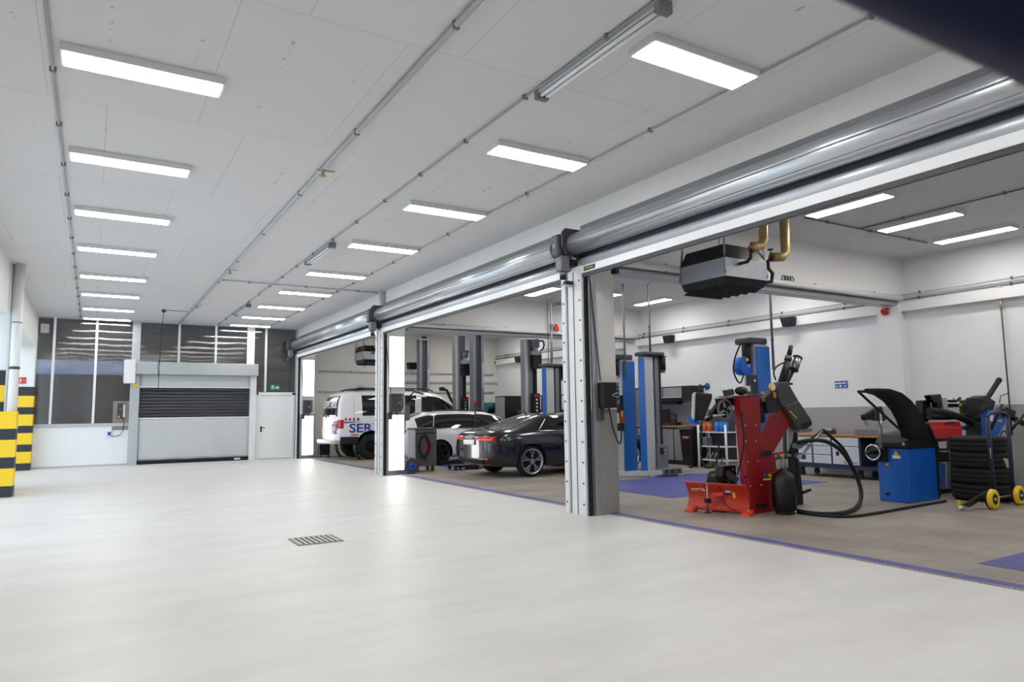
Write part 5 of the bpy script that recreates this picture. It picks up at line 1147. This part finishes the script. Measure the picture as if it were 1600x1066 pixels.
MB().ypoly([(1247, 670), (1270, 669), (1268, 675), (1250, 676)], YT, .1).build('tool_rail', steel, tc_)
a, b = PY(1219, 602, YT+.08), PY(1231, 563, YT+.08); MB().cyl(a, b, .045, n=14).build('tool_shaft', black_plastic, tc_)
a2 = PY(1236, 541, YT+.08); MB().cyl(b, b.lerp(a2, .25), .055, n=14).build('shaft_collar', mid_grey, tc_); MB().cyl(b.lerp(a2, .2), a2, .036, .032, n=14).build('shaft_top', black_plastic, tc_)
a, b = PY(1240, 577, YT+.06), PY(1246, 560, YT+.06); MB().cyl(a, b, .066, n=18).build('air_cylinder', steel, tc_); MB().cyl(a, a-(b-a)*.08, .072, n=18).cyl(b, b+(b-a)*.08, .072, n=18).build('cylinder_end', dark_grey, tc_)
for dx in (0, 6): MB().cyl(PY(1226+dx*.7, 600, YT+.06), PY(1238+dx*.6, 577, YT+.06), .016, n=8).build('guide_rod', dark_grey, tc_)
MB().bar(PY(1226, 595, YT+.05), PY(1231, 578, YT+.05), .04, .04).build('rod_slide', rubber, tc_)
MB().bar(PY(1222, 600, YT+.03), PY(1236, 600, YT+.03), .06, .03).build('cross_piece', rubber, tc_)
MB().tube([PY(1227, 566, YT+.06), PY(1213, 572, YT), PY(1208, 582, YT-.02), PY(1212, 594, YT)], .012, 6, smooth_path=2).build('air_hose', rubber, tc_)
MB().tube([PY(1247, 566, YT+.02), PY(1248, 575, YT), PY(1244, 580, YT), PY(1240, 577, YT+.02)], .008, 6, smooth_path=2).build('air_hose', rubber, tc_)
c = PY(1205, 605, YT-.03); MB().cyl(c, c-V(0, .03, 0), .055, n=16).build('gauge', yellow, tc_); MB().cyl(c-V(0, .03, 0), c-V(0, .034, 0), .042, n=16).build('gauge_face', decal_white, tc_)
MB().bar(PY(1210, 613, YT-.03), PY(1211, 622, YT-.03), .03, .02).build('latch', amber, tc_)
c0, c1 = PY(1191, 612, YT+.02), PY(1193, 628, YT+.02); MB().cyl(c1, c0, .022, n=10).build('brass_valve', brass, tc_)
MB().ypoly([(1187, 628), (1194, 626), (1196, 660), (1189, 662)], YT+.05, .06).build('cable_trunk', rubber, tc_)
# regulator, air tank, rear panel
MB().ypoly([(1232, 655), (1246, 668), (1249, 720), (1255, 770), (1256, 797), (1238, 800), (1232, 700)], YT+.22, .10).build('rear_panel', black_plastic, tc_, bevel=.01)
MB().ypoly([(1231, 668), (1240, 650), (1244, 655), (1238, 690), (1232, 705)], YT+.15, .02).build('steel_web', light_grey, tc_)
ct = PY(1226, 785, YT-.22); rr_ = .155; zt = PY(1226, 744, YT-.22).z
MB().lathe([(0, 0), (rr_*.8, .0), (rr_, .05), (rr_, zt-.10), (rr_*.82, zt-.02), (.05, zt+.02), (.05, zt+.05), (0, zt+.05)], (ct.x, YT-.22, .05), (ct.x, YT-.22, 1.05), 26).build('air_tank', black_paint, tc_)
MB().cyl((ct.x, YT-.22, F0), (ct.x, YT-.22, .06), .12, n=18).build('tank_foot', rubber, tc_)
for k in range(3):
    x = ct.x-.09+k*.075; MB().cyl((x, YT-.22, zt+.10), (x, YT-.22, zt+.24), .032, n=12).build('filter_bowl', clear_jar, tc_); MB().cyl((x, YT-.22, zt+.23), (x, YT-.22, zt+.29), .036, n=12).build('filter_head', iron if k != 1 else brass, tc_)
MB().bar((ct.x-.13, YT-.22, zt+.27), (ct.x+.16, YT-.22, zt+.27), .03, .03).bar((ct.x, YT-.22, zt+.02), (ct.x, YT-.22, zt+.27), .03, .03).build('regulator_bar', steel, tc_)
MB().tube([(ct.x+.16, YT-.22, zt+.27), (ct.x+.30, YT-.22, zt+.22), (ct.x+.30, YT-.22, .4), (ct.x+.2, YT-.22, .12)], .014, 6, smooth_path=2).build('air_hose', rubber, tc_)
# stickers
w_ = MB().ypoly([(1193, 748), (1207, 747), (1207, 750), (1193, 751)], YT-.004, .004).build('yellow_label', yellow, tc_)
MB().ypoly([(1200, 745), (1203, 739), (1206, 745)], YT-.004, .004).build('warning_triangle', yellow, tc_); MB().ypoly([(1193, 740), (1199, 739.6), (1199, 744.6), (1193, 745)], YT-.004, .004).build('blue_label', sign_blue, tc_)
MB().ypoly([(1184, 787), (1200, 786), (1200, 791), (1184, 792)], YT-.03, .03).build('base_pedal', rubber, tc_)
MB().ypoly([(1256, 768), (1268, 764), (1268, 767), (1257, 772)], YT+.1, .04).build('pedal', rubber, tc_)
# wheel support and bead breaker on the left of the housing
YS = YT+.16
MB().ypoly([(1088, 613), (1114, 615), (1113, 625), (1101, 656), (1087, 659), (1086, 640)], YS, .05).build('wheel_shovel', black_paint, tc_, bevel=.02)
MB().ypoly([(1084, 616), (1087, 613), (1085.5, 656), (1083, 652)], YS-.01, .03).build('shovel_lining', light_grey, tc_)
MB().ypoly([(1082, 650), (1092, 656), (1094, 664), (1084, 660)], YS+.02, .08).build('shovel_roller', machine_blue, tc_)
MB().ypoly([(1102, 655), (1110, 650), (1124, 630), (1140, 622), (1150, 630), (1134, 636), (1118, 650), (1108, 660)], YS+.04, .08).build('breaker_arm', black_paint, tc_, bevel=.012)
MB().ypoly([(1127, 623), (1160, 620), (1160, 634), (1130, 634)], YS-.02, .12).build('arm_bracket', black_paint, tc_)
cc = PY(1133, 640, YS-.03)
P = [cc+V(.13*math.cos(t), 0, .13*math.sin(t)) for t in [2*math.pi*i/28 for i in range(28)]]
MB().tube(P, .012, 6, closed=True).build('clamp_ring', mid_grey, tc_); MB().cyl(cc+V(0, .02, 0), cc+V(0, .05, 0), .115, n=24).build('clamp_disc', rubber, tc_)
for k in range(4):
    t = k*math.pi/2+.4; MB().bar(cc+V(.03*math.cos(t), 0, .03*math.sin(t)), cc+V(.11*math.cos(t), 0, .11*math.sin(t)), .03, .03, up=(0, 1, 0)).build('clamp_jaw', steel, tc_)
MB().ypoly([(1119, 648), (1133, 647), (1133, 649), (1119, 651)], YS-.05, .06).build('step_plate', light_grey, tc_)
# top of the housing: clutter bolted to the lid
MB().ypoly([(1136, 610), (1146, 608), (1148, 617), (1138, 619)], YT+.05, .08).build('lid_motor', iron, tc_)
q0 = PY(1158, 611, YT+.05); MB().sphere(q0, .10, 14, (1.1, .7, .6)).build('lid_cap', black_plastic, tc_)
MB().ypoly([(1167, 603), (1172, 603), (1173, 611), (1168, 612)], YT+.02, .04).build('lid_label', decal_white, tc_)
MB().bar(PY(1150, 619.5, YT+.06), PY(1187, 617.5, YT+.06), .14, .02).build('lid', deep_red, tc_)
MB().tube([PY(1160, 645, YT), PY(1159, 655, YT-.05), PY(1163, 690, YT-.05), PY(1158, 720, YT-.04), PY(1152, 742, YT+.05)], .012, 6, smooth_path=2).build('side_cable', rubber, tc_)
MB().tube([PY(1097, 656, YS), PY(1095, 700, YS), PY(1096, 722, YS), PY(1106, 734, YS), PY(1122, 722, YS+.05), PY(1124, 680, YS+.1)], .012, 6, smooth_path=2).build('side_cable', rubber, tc_)
# foot pedals and roller at the left foot
YF = YT+.10
c = PY(1124, 746, 7.35); MB().cyl(c+V(-.14, 0, .0), c+V(.12, 0, .0), .10, .11, n=18).build('bead_roller', black_plastic, tc_)
MB().ypoly([(1130, 728), (1150, 727), (1152, 757), (1136, 760), (1128, 745)], YF+.2, .14).build('pedal_housing', black_plastic, tc_, bevel=.015)
for px, py in ((1145, 734), (1143, 743), (1148, 752), (1136, 738)):
    c = PY(px, py, YF+.2); MB().cyl(c, c-V(0, .02, 0), .018, n=8).build('bolt', steel, tc_)
MB().bar(PY(1118, 736, 7.3), PY(1130, 716, 7.3), .018, .018).build('pedal_lever', steel, tc_)
MB().bar(c, PY(1152, 752, YT+.2), .10, .08).build('foot_bracket', black_plastic, tc_)
# sack on top of the shovel: blue lubricant brush
c = PY(1094, 604, YS+.05); t = thing('paste_brush', 'round blue-headed brush resting on the black wheel shovel', 'brush', c)
MB().sphere(PY(1105, 604, YS+.05), .045, 12, (.8, .9, 1.1)).build('blue_head', sign_blue, t); MB().cyl(c, PY(1103, 604, YS+.05), .016, n=8).build('handle', iron, t); MB().cyl(PY(1095, 613, YS+.05), c, .02, n=8).sphere(c, .03, 8).build('knob', iron, t)
# air hose sweeping over the floor, with metal lever
lv = thing('air_hose', 'thick black hose looping from the tyre changer over the floor', 'hose', PZ(1300, 803, F0))
P = [PY(1240, 694, YT+.1), PY(1262, 688, YT), PY(1290, 688, YT-.05), PY(1316, 704, YT-.1), PY(1335, 735, YT-.1), PY(1346, 765, YT-.15)]
e = [PZ(1345, 785, .05), PZ(1335, 797, .042), PZ(1315, 803, .042), PZ(1285, 804, .042), PZ(1258, 801, .042), PZ(1240, 797, .045)]
MB().tube(P+e, .030, 10, smooth_path=2).build('hose', rubber, lv)
MB().tube([PY(1286, 672, YT-.03), PY(1300, 684, YT-.04), PY(1318, 700, YT-.08), PY(1330, 724, YT-.1)], .022, 8, smooth_path=2).build('hose', rubber, lv)
pts = list(P+e)
for k in range(4, 11):
    a = pts[k].lerp(pts[k+1], .5) if k+1 < len(pts) else pts[k]
h2 = tag(MB().tube([PZ(1244, 800, .03), PZ(1280, 806, .03), PZ(1330, 808, .03), PZ(1370, 802, .03), PZ(1420, 793, .03), PZ(1478, 783, .03)], .018, 8, smooth_path=2).build('floor_cable', rubber), 'dark cable lying on the tiles in front of the blue balancer', 'cable')
lev = thing('lever_arm', 'bare metal pipe lever bracket sticking out of the tyre changer', 'lever', PY(1255, 700, YT+.05))
MB().cyl(PY(1252, 712, YT), PY(1286, 672, YT-.02), .018, n=8).build('silver_pipe', steel, lev); MB().cyl(PY(1286, 671, YT-.02), PY(1262, 690, YT+.08), .016, n=8).build('return_pipe', iron, lev)
MB().ypoly([(1239, 694), (1262, 686), (1266, 690), (1250, 702), (1240, 700)], YT+.06, .02).build('web_plate', mid_grey, lev)
MB().ypoly([(1250, 708), (1259, 711), (1259, 718), (1249, 717)], YT, .08).build('valve_block', dark_grey, lev); MB().cyl(PY(1248, 714, YT-.02), PY(1250, 714, YT-.02), .03, n=10).build('valve_tip', light_grey, lev)
pw = tag(MB().sphere(PZ(1243, 800, F0+.02), .035, 10, (1.6, .8, .5)).build('paper_scrap', decal_white), 'small white scrap lying at the hose end by the tyre changer', 'litter')
# ------------------------------------------------------------------ red snow blade
A = PZ(1080, 798, F0); B = PZ(1167, 805, F0); A.z = B.z = F0
bl = thing('snow_blade', 'weathered orange-red snow plough blade lettered agria', 'plough blade', A.lerp(B, .5))
dirv = (B-A).normalized(); nrm = V(dirv.y, -dirv.x, 0)          # towards the camera side
if nrm.dot(V(-1, -.6, 0)) < 0: nrm = -nrm
H_ = .36; prof = []
for j in range(9):
    u = j/8; prof.append((-.10*math.sin(math.pi*u)*1.0+.05*u, .03+H_*u))
def row(p, ext): return [p+nrm*a+V(0, 0, z) for a, z in prof]
Lp = row(A-dirv*.06, 0); Rp = row(B+dirv*.02, 0)
MB().sheet(Lp, Rp, .012).build('blade', blade_red, bl)
MB().tube([Lp[-1], Rp[-1]], .012, 8).build('top_rim', blade_red, bl)
for p, s in ((A-dirv*.02, 1), (B-dirv*.02, 1)):
    MB().prism([p+nrm*.0+V(0, 0, .0), p+nrm*.18+V(0, 0, .0), p+nrm*.16+V(0, 0, .03), p+nrm*.0+V(0, 0, .07)], dirv*.12).build('skid_shoe', blade_red, bl)
    q = p+dirv*.05+nrm*.01; MB().cyl(q+V(0, 0, .06), q+nrm*.03+V(0, 0, .06), .014, n=8).build('bolt', brass, bl)
mid = A.lerp(B, .36); MB().cyl(mid+nrm*.10+V(0, 0, 0), mid+nrm*.08+V(0, 0, .40), .014, n=8).build('support_rod', steel, bl); MB().cyl(mid+nrm*.10, mid+nrm*.10+V(0, 0, .012), .05, n=12).build('rod_foot', iron, bl)
MB().bar(mid+nrm*.02+V(0, 0, .15), mid+nrm*.14+V(0, 0, .17), .05, .06).build('rod_clamp', rubber, bl)
bk_ = A.lerp(B, .45)-nrm*.10; MB().prism([bk_-dirv*.20+V(0, 0, .30), bk_+dirv*.22+V(0, 0, .30), bk_+dirv*.17+V(0, 0, .49), bk_-dirv*.13+V(0, 0, .49)], -nrm*.22).build('coupling_cover', black_plastic, bl, bevel=.015)
MB().prism([bk_-dirv*.1+V(0, 0, .0), bk_+dirv*.1+V(0, 0, .0), bk_+dirv*.08+V(0, 0, .31), bk_-dirv*.08+V(0, 0, .31)], -nrm*.15).build('coupling_frame', iron, bl)
MB().bar(A.lerp(B, .42)+nrm*.02+V(0, 0, .24), A.lerp(B, .62)+nrm*.02+V(0, 0, .26), .08, .05).build('pivot_bracket', blade_red, bl)
def face(u, z, off=.004):
    j = (z-.03)/H_*8; i = max(0, min(7, int(j))); w = j-i; a = prof[i][0]*(1-w)+prof[i+1][0]*w
    return A.lerp(B, u)+nrm*(a+off)+V(0, 0, z)
fup = (face(.1, .34)-face(.1, .26)).normalized()
lettering('maker_lettering', 'agria', face(.02, .262, .03), dirv, fup, .085, decal_white, bl, width=.20, bold=.02)
for u, z0, z1, du, mt in ((.62, .27, .30, .10, decal_white), (.62, .235, .265, .09, decal_blue), (.74, .20, .28, .05, yellow)):
    MB()._add([face(u, z0, .006), face(u+du, z0, .006), face(u+du, z1, .006), face(u, z1, .006)], [(0, 1, 2, 3)]).build('sticker', mt, bl)
MB().tube([face(.55, .36, .02), face(.56, .22, .03), face(.66, .08, .03), face(.85, .05, .03)], .006, 6, smooth_path=2).build('wire', iron, bl)
# ------------------------------------------------------------------ wheel balancer
YBAL = 5.9
ba = thing('wheel_balancer', 'blue wheel balancer with large black curved wheel guard', 'wheel balancer', (10.7, 6.1, F0))
f0 = PZ(1424, 787, F0); x0, y0 = f0.x, f0.y; zt = .80
cab = MB().box(x0-.02, x0+.74, y0, y0+.46, F0, zt).build('cabinet', machine_blue, ba, bevel=.012)
MB().box(x0+.76, x0+.82, y0+.03, y0+.40, F0, .42).build('side_case', rubber, ba)
MB().box(x0-.03, x0-.02, y0+.30, y0+.36, .10, .14).build('cable_gland', rubber, cab)
# warning stickers on the left side
xs_ = x0-.026
MB().prism([(xs_, y0+.20, zt-.10), (xs_, y0+.12, zt-.10), (xs_, y0+.16, zt-.03)], (.004, 0, 0)).build('warning_triangle', yellow, cab); MB().box(xs_, xs_+.003, y0+.10, y0+.22, zt-.15, zt-.105).build('sticker', decal_white, cab); MB().prism([(xs_, y0+.34, zt-.26), (xs_, y0+.28, zt-.26), (xs_, y0+.31, zt-.21)], (.004, 0, 0)).build('warning_triangle', amber, cab)
MB().prism([(x0-.05, y0-.03, zt), (x0+.80, y0-.03, zt), (x0+.80, y0-.03, zt+.10), (x0+.55, y0-.03, zt+.24), (x0+.10, y0-.03, zt+.20), (x0-.05, y0-.03, zt+.08)], (0, .50, 0)).build('weight_deck', black_plastic, ba, bevel=.02)
c = PX(1365, 707, x0-.12); MB().cyl((x0-.02, c.y, c.z), (x0-.22, c.y, c.z), .03, n=12).build('shaft', black_paint, ba)
MB().tube([(x0-.14, c.y+.11*math.cos(t), c.z+.11*math.sin(t)) for t in [2*math.pi*i/26 for i in range(26)]], .013, 8, closed=True).build('flange_ring', chrome, ba); MB().cyl((x0-.13, c.y, c.z), (x0-.06, c.y, c.z), .10, n=22).build('flange', black_paint, ba)
MB().cyl((x0-.22, c.y, c.z), (x0-.30, c.y, c.z), .035, .02, n=12).build('quick_nut', black_paint, ba)
MB().box(x0-.10, x0-.02, c.y-.16, c.y-.03, c.z-.14, c.z+.06).build('gauge_foot', rubber, ba, bevel=.01)
# curved guard: near edge and far edge measured separately
near = [(1341, 612), (1352, 612), (1366, 616), (1381, 626), (1393, 640), (1402, 656), (1407, 670), (1411, 684)]
far = [(1352, 609), (1372, 608.5), (1390, 609), (1408, 615), (1423, 627), (1436, 644), (1446, 664), (1455, 694)]
Ne = [PY(x, y, y0+.02) for x, y in near]; Fe = [PY(x, y, y0+.02+.02) for x, y in far]
Fe = [PY(x, y, y0-.20) for x, y in far]
MB().sheet(Ne, Fe, .018).build('wheel_guard', black_plastic, ba)
MB().tube(Ne, .018, 8).build('guard_edge', rubber, ba); MB().tube(Fe, .014, 8).build('guard_edge', rubber, ba)
MB().cyl(PY(1341, 612, y0+.02), PY(1411, 676, y0+.02), .018, n=8).build('guard_strut', rubber, ba)
MB().bar(PY(1446, 662, y0-.20), PY(1462, 700, y0+.1), .09, .04).build('guard_hinge', black_plastic, ba)
q = PY(1411, 694, y0-.04); MB().cyl(q, q-V(0, .012, 0), .022, n=12).build('round_badge', light_grey, ba); MB().bar(PY(1415, 691, y0-.04), PY(1432, 682, y0-.04), .03, .02).build('hinge_lever', rubber, ba)
a = PY(1375, 690, y0+.30); MB().cyl(a-V(0, 0, .1), PY(1374, 642, y0+.30), .034, n=14).build('sensor_mast', steel, ba)
MB().ypoly([(1370, 637), (1378, 635), (1385, 655), (1383, 658), (1351, 657), (1349, 649), (1364, 641)], y0+.28, .05).build('sensor_arm', black_plastic, ba, bevel=.008)
MB().ypoly([(1353, 653), (1362, 654), (1361, 665), (1356, 664)], y0+.28, .05).build('sensor_head', light_grey, ba)
MB().tube([PY(1366, 640, y0+.27), PY(1368, 650, y0+.26), PY(1365, 656, y0+.26)], .01, 6).build('sensor_cable', iron, ba)
# ------------------------------------------------------------------ stack of tyres on a sack truck
ctr = PZ(1541, 781, F0); cx, cy = ctr.x, ctr.y+.05; RT = .385
names = ['bottom', 'second lowest', 'second highest', 'top']
for k in range(4):
    z0 = .03+k*.232; t = tag(MB().lathe([(.22, .02), (.25, .0), (RT-.035, .0), (RT-.006, .02), (RT, .05), (RT, .072), (RT-.006, .076), (RT-.006, .086), (RT, .09), (RT, .140), (RT-.006, .144), (RT-.006, .154), (RT, .158), (RT, .18), (RT-.006, .212), (RT-.035, .230), (.25, .230), (.22, .21), (.22, .02)], (cx, cy, z0), (cx, cy, z0+1), 40).build('car_tyre', tyre_rubber), '%s black tyre of the stack on the sack truck' % names[k], 'tyre', 'stacked tyres')
sk = thing('sack_truck', 'black sack truck with yellow wheels carrying the tyre stack', 'sack truck', (cx+.1, cy-.5, F0))
yw_ = cy-RT-.10
wl_ = PZ(1552, 796, F0); wr_ = wl_+V(.74, .0, 0)
MB().box(cx-.25, cx+.30, cy-RT-.05, cy+.25, F0, .028).build('toe_plate', black_paint, sk)
for w_, nm in ((wl_, 'l'), (wr_, 'r')):
    R_ = .135; wy = w_.y
    ty = MB().lathe([(.075, -.035), (R_-.03, -.042), (R_-.005, -.03), (R_, -.01), (R_, .01), (R_-.005, .03), (R_-.03, .042), (.075, .035)], (w_.x, wy, F0+R_), (w_.x, wy+1, F0+R_), 30).build('yellow_wheel', yellow, sk)
    MB().lathe([(.085, -.036), (.06, -.03), (0, -.02)], (w_.x, wy, F0+R_), (w_.x, wy+1, F0+R_), 24).build('wheel_hub', rim_dark, ty); MB().cyl((w_.x, wy-.05, F0+R_), (w_.x, wy, F0+R_), .018, n=10).build('axle_cap', light_grey, ty)
    MB().lathe([(R_-.012, .0), (R_+.002, .012), (R_+.002, .03), (R_-.02, .044)], (w_.x, wy, F0+R_), (w_.x, wy+1, F0+R_), 30).build('wheel_tread', tyre_rubber, ty)
MB().cyl((wl_.x, wl_.y+.05, F0+.135), (wr_.x, wr_.y+.05, F0+.135), .014, n=8).build('axle', steel, sk)
for (p0, p1) in (((1553, 770), (1543, 653)), ((1583, 768), (1574, 650))):
    a = PY(p0[0], p0[1], wl_.y+.06); b = PY(p1[0], p1[1], wl_.y-.02); MB().tube([a, b], .028, 10).build('upright', navy, sk)
MB().tube([PY(1543, 653, wl_.y-.02), PY(1546, 646, wl_.y-.04), PY(1570, 644, wl_.y-.04), PY(1574, 650, wl_.y-.02)], .022, 8, smooth_path=1).build('cross_bar', dark_grey, sk)
a = PY(1549, 712, wl_.y+.0); MB().bar(PY(1547, 700, wl_.y-.005), PY(1549, 718, wl_.y+.015), .022, .006, up=(0, 1, 0)).build('maker_sticker', light_grey, sk)
MB().cyl(PY(1548, 672, wl_.y), PY(1566, 632, wl_.y-.1), .02, n=8).build('handle', black_paint, sk); MB().cyl(PY(1580, 672, wl_.y), PY(1600, 648, wl_.y-.1), .022, n=8).build('handle', black_paint, sk)
MB().prism([PY(1505, 790, wl_.y+.1), PY(1555, 762, wl_.y+.1), PY(1556, 768, wl_.y+.1), PY(1515, 793, wl_.y+.1)], (0, .04, 0)).build('side_brace', black_paint, sk)
t = tag(MB().ypoly([(1568, 716), (1575, 717), (1577, 731), (1574, 732)], wl_.y+.08, .003).build('tyre_label', decal_white), 'white paper label stuck on the tyre stack', 'label')
t = thing('paper_litter', 'crumpled white paper scrap on the floor before the tyre stack', 'litter', PZ(1502, 794, F0)); c = PZ(1502, 794, F0+.03); MB().sphere(c, .045, 7, (1.3, .8, .7)).build('scrap', decal_white, t); c = PZ(1499, 788, F0+.03); MB().box(c.x-.02, c.x+.02, c.y-.02, c.y+.02, F0, F0+.08).build('yellow_piece', yellow, t)
# ------------------------------------------------------------------ second tyre changer behind, blue and black
YK = 6.2; YA = 5.72
sb = thing('tyre_changer', 'blue and black tyre changer half hidden behind the tyre stack', 'tyre changer', PZ(1500, 770, F0))
def K(nm, mt, pix, Y, t, bev=.008): return MB().ypoly(pix, Y, t).build(nm, mt, sb, bevel=bev)
K('base_cabinet', lift_blue, [(1452, 722), (1478, 724), (1478, 764), (1452, 764)], YK, .4); K('base_foot', rubber, [(1462, 764), (1532, 764), (1532, 777), (1462, 777)], YK, .5)
K('base_rail', steel, [(1455, 762), (1492, 762), (1492, 764), (1455, 764)], YK-.02, .02, 0); MB().cyl(PY(1484, 702, YK), PY(1486, 762, YK), .012, n=8).build('rod', steel, sb)
K('turntable', rubber, [(1446, 703), (1482, 701), (1484, 722), (1450, 724)], YK-.05, .3)
for px in (1458, 1468, 1474): MB().bar(PY(px, 706, YK-.07), PY(px+5, 705, YK-.07), .02, .02).build('jaw_tip', light_grey, sb)
K('rear_column', black_paint, [(1526, 628), (1541, 618), (1545, 640), (1545, 770), (1528, 770)], YA+.28, .18)
K('support_frame', black_paint, [(1488, 690), (1530, 690), (1530, 766), (1488, 766)], YK+.25, .1)
K('horizontal_arm', black_paint, [(1467, 631), (1530, 630), (1530, 636), (1467, 637)], YK+.1, .08)
K('arm_head', black_paint, [(1452, 618), (1470, 616), (1474, 628), (1472, 642), (1466, 642), (1464, 629), (1459, 629)], YK+.08, .1); K('arm_blade', mid_grey, [(1452, 617), (1466, 616), (1466, 618.5), (1453, 618.5)], YK+.08, .04, 0)
K('steel_slide', light_grey, [(1474, 622), (1480, 621), (1482, 643), (1477, 645)], YK+.05, .04); MB().tube([PY(1482, 627, YK+.08), PY(1494, 627, YK+.08), PY(1499, 624, YK+.08), PY(1500, 622, YK+.08)], .025, 8).build('hook_arm', black_paint, sb); MB().cyl(PY(1490, 627, YK+.08), PY(1490, 622, YK+.08), .01, n=6).build('pin', black_paint, sb)
K('warning_label', yellow, [(1498, 630), (1503, 630), (1503, 635), (1498, 635)], YK+.096, .003, 0); K('arm_post', black_paint, [(1504, 635), (1508, 635), (1508, 648), (1505, 648)], YK+.1, .06)
K('valve_block', black_plastic, [(1513, 626), (1528, 622), (1530, 648), (1514, 648)], YK+.1, .15)
K('swing_head', black_plastic, [(1530, 622), (1541, 618), (1556, 628), (1552, 642), (1540, 640), (1532, 645)], YA, .2)
a, b = PY(1543, 622, YA+.05), PY(1561, 594, YA+.05); MB().cyl(a, b, .036, n=12).build('grip_shaft', iron, sb); MB().cyl(a.lerp(b, .9), b+(b-a)*.03, .045, n=12).build('shaft_cap', rubber, sb)
for k in range(9):
    q = a.lerp(b, .15+k*.08); MB().cyl(q, q+(b-a)*.02, .041, n=12).build('thread', rubber, sb)
K('swing_arm', machine_blue, [(1544, 642), (1566, 640), (1582, 654), (1572, 660), (1556, 688), (1547, 687)], YA-.05, .12); K('arm_label', yellow, [(1558, 657), (1566, 655), (1565, 660), (1560, 659)], YA-.056, .003, 0); K('arm_print', decal_white, [(1545, 648), (1553, 646), (1551, 658), (1546, 659)], YA-.056, .003, 0)
K('arm_block', black_plastic, [(1568, 640), (1574, 636), (1588, 643), (1586, 653), (1572, 652)], YA-.1, .14); MB().bar(PY(1582, 653, YA-.05), PY(1602, 664, YA-.1), .08, .06).build('arm_tail', black_paint, sb)
MB().tube([PY(1514, 640, YK-.02), PY(1520, 628, YK-.04), PY(1528, 625, YA), PY(1540, 630, YA-.02)], .009, 6, smooth_path=2).build('air_line', rubber, sb); MB().tube([PY(1560, 690, YA-.1), PY(1566, 672, YA-.12), PY(1574, 676, YA-.1), PY(1578, 710, YA-.1), PY(1577, 760, YA-.1)], .012, 6, smooth_path=2).build('blue_air_line', navy, sb)
MB().tube([PY(1452, 642, YK-.1), PY(1470, 643, YK-.12), PY(1495, 650, YK-.15), PY(1520, 662, YK-.15), PY(1545, 682, YA)], .055, 10, smooth_path=2).build('suction_hose', rubber, sb)
MB().tube([PY(1452, 652, YK), PY(1480, 652, YK), PY(1510, 650, YK), PY(1536, 655, YA+.2)], .05, 10, smooth_path=2).build('suction_hose', rubber, sb)
K('balance_weight', black_paint, [(1442, 626), (1454, 625), (1456, 650), (1450, 660), (1439, 655)], YK+.18, .12); K('guard_bar', rubber, [(1440, 655), (1448, 652), (1470, 704), (1464, 706)], YK+.18, .05); K('handle_pipe', lift_blue, [(1504, 666), (1515, 665), (1516, 671), (1505, 672)], YK-.05, .05)
YTB = 5.98
tb = thing('tool_box', 'bright red metal toolbox with black handle between the machines', 'toolbox', PY(1480, 688, YTB))
MB().ypoly([(1456, 668), (1503, 668), (1504, 686), (1462, 686)], YTB, .20).build('body', bright_red, tb, bevel=.008); MB().ypoly([(1455, 660), (1500, 659), (1503, 667.6), (1456, 667.6)], YTB+.01, .18).build('lid', bright_red, tb, bevel=.006)
MB().tube([PY(1478, 664, YTB), PY(1479, 661, YTB-.02), PY(1490, 660, YTB-.02), PY(1491, 663, YTB)], .012, 6).build('handle', black_plastic, tb)
tbs = thing('tool_box_stand', 'dark frame carrying the red toolbox behind the balancer', 'stand', PZ(1490, 770, F0)); c = PY(1462, 687, YTB); d = PY(1504, 687, YTB)
MB().box(c.x, d.x, YTB, YTB+.2, c.z-.035, c.z-.005).build('tray', black_paint, tbs)
for x in (c.x+.04, d.x-.04):
    for y in (YTB+.03, YTB+.17): MB().box(x-.015, x+.015, y-.015, y+.015, F0, c.z-.03).build('leg', black_paint, tbs)
# ------------------------------------------------------------------ out-of-focus crane boom beside the camera
bo = thing('engine_crane', 'blurred dark blue crane boom crossing the top right corner', 'crane', (1.15, -.05, 0))
def cam_pt(px, py, d): return CP+CF*d+CR*((px-800)/FPX*d)-CU*((py-533)/FPX*d)
a = cam_pt(1250, -170, .62); b = cam_pt(1700, 42, .62); dv = (b-a).normalized()
base = b+dv*.25
MB().tube([a-dv*.25, base], .062, 28).build('boom', boom_blue, bo)
MB().box(base.x-.05, base.x+.05, base.y-.05, base.y+.05, .1, base.z+.05).build('mast', boom_blue, bo); MB().box(base.x-.06, base.x+.9, base.y-.35, base.y-.27, .03, .1).box(base.x-.06, base.x+.9, base.y+.0, base.y+.08, .03, .1).box(base.x-.06, base.x+.06, base.y-.35, base.y+.08, .03, .11).build('base_legs', boom_blue, bo)
for x in (base.x, base.x+.85):
    for y in (base.y-.31, base.y+.04): MB().cyl((x-.02, y, .03), (x+.02, y, .03), .03, n=12).build('caster', rubber, bo)
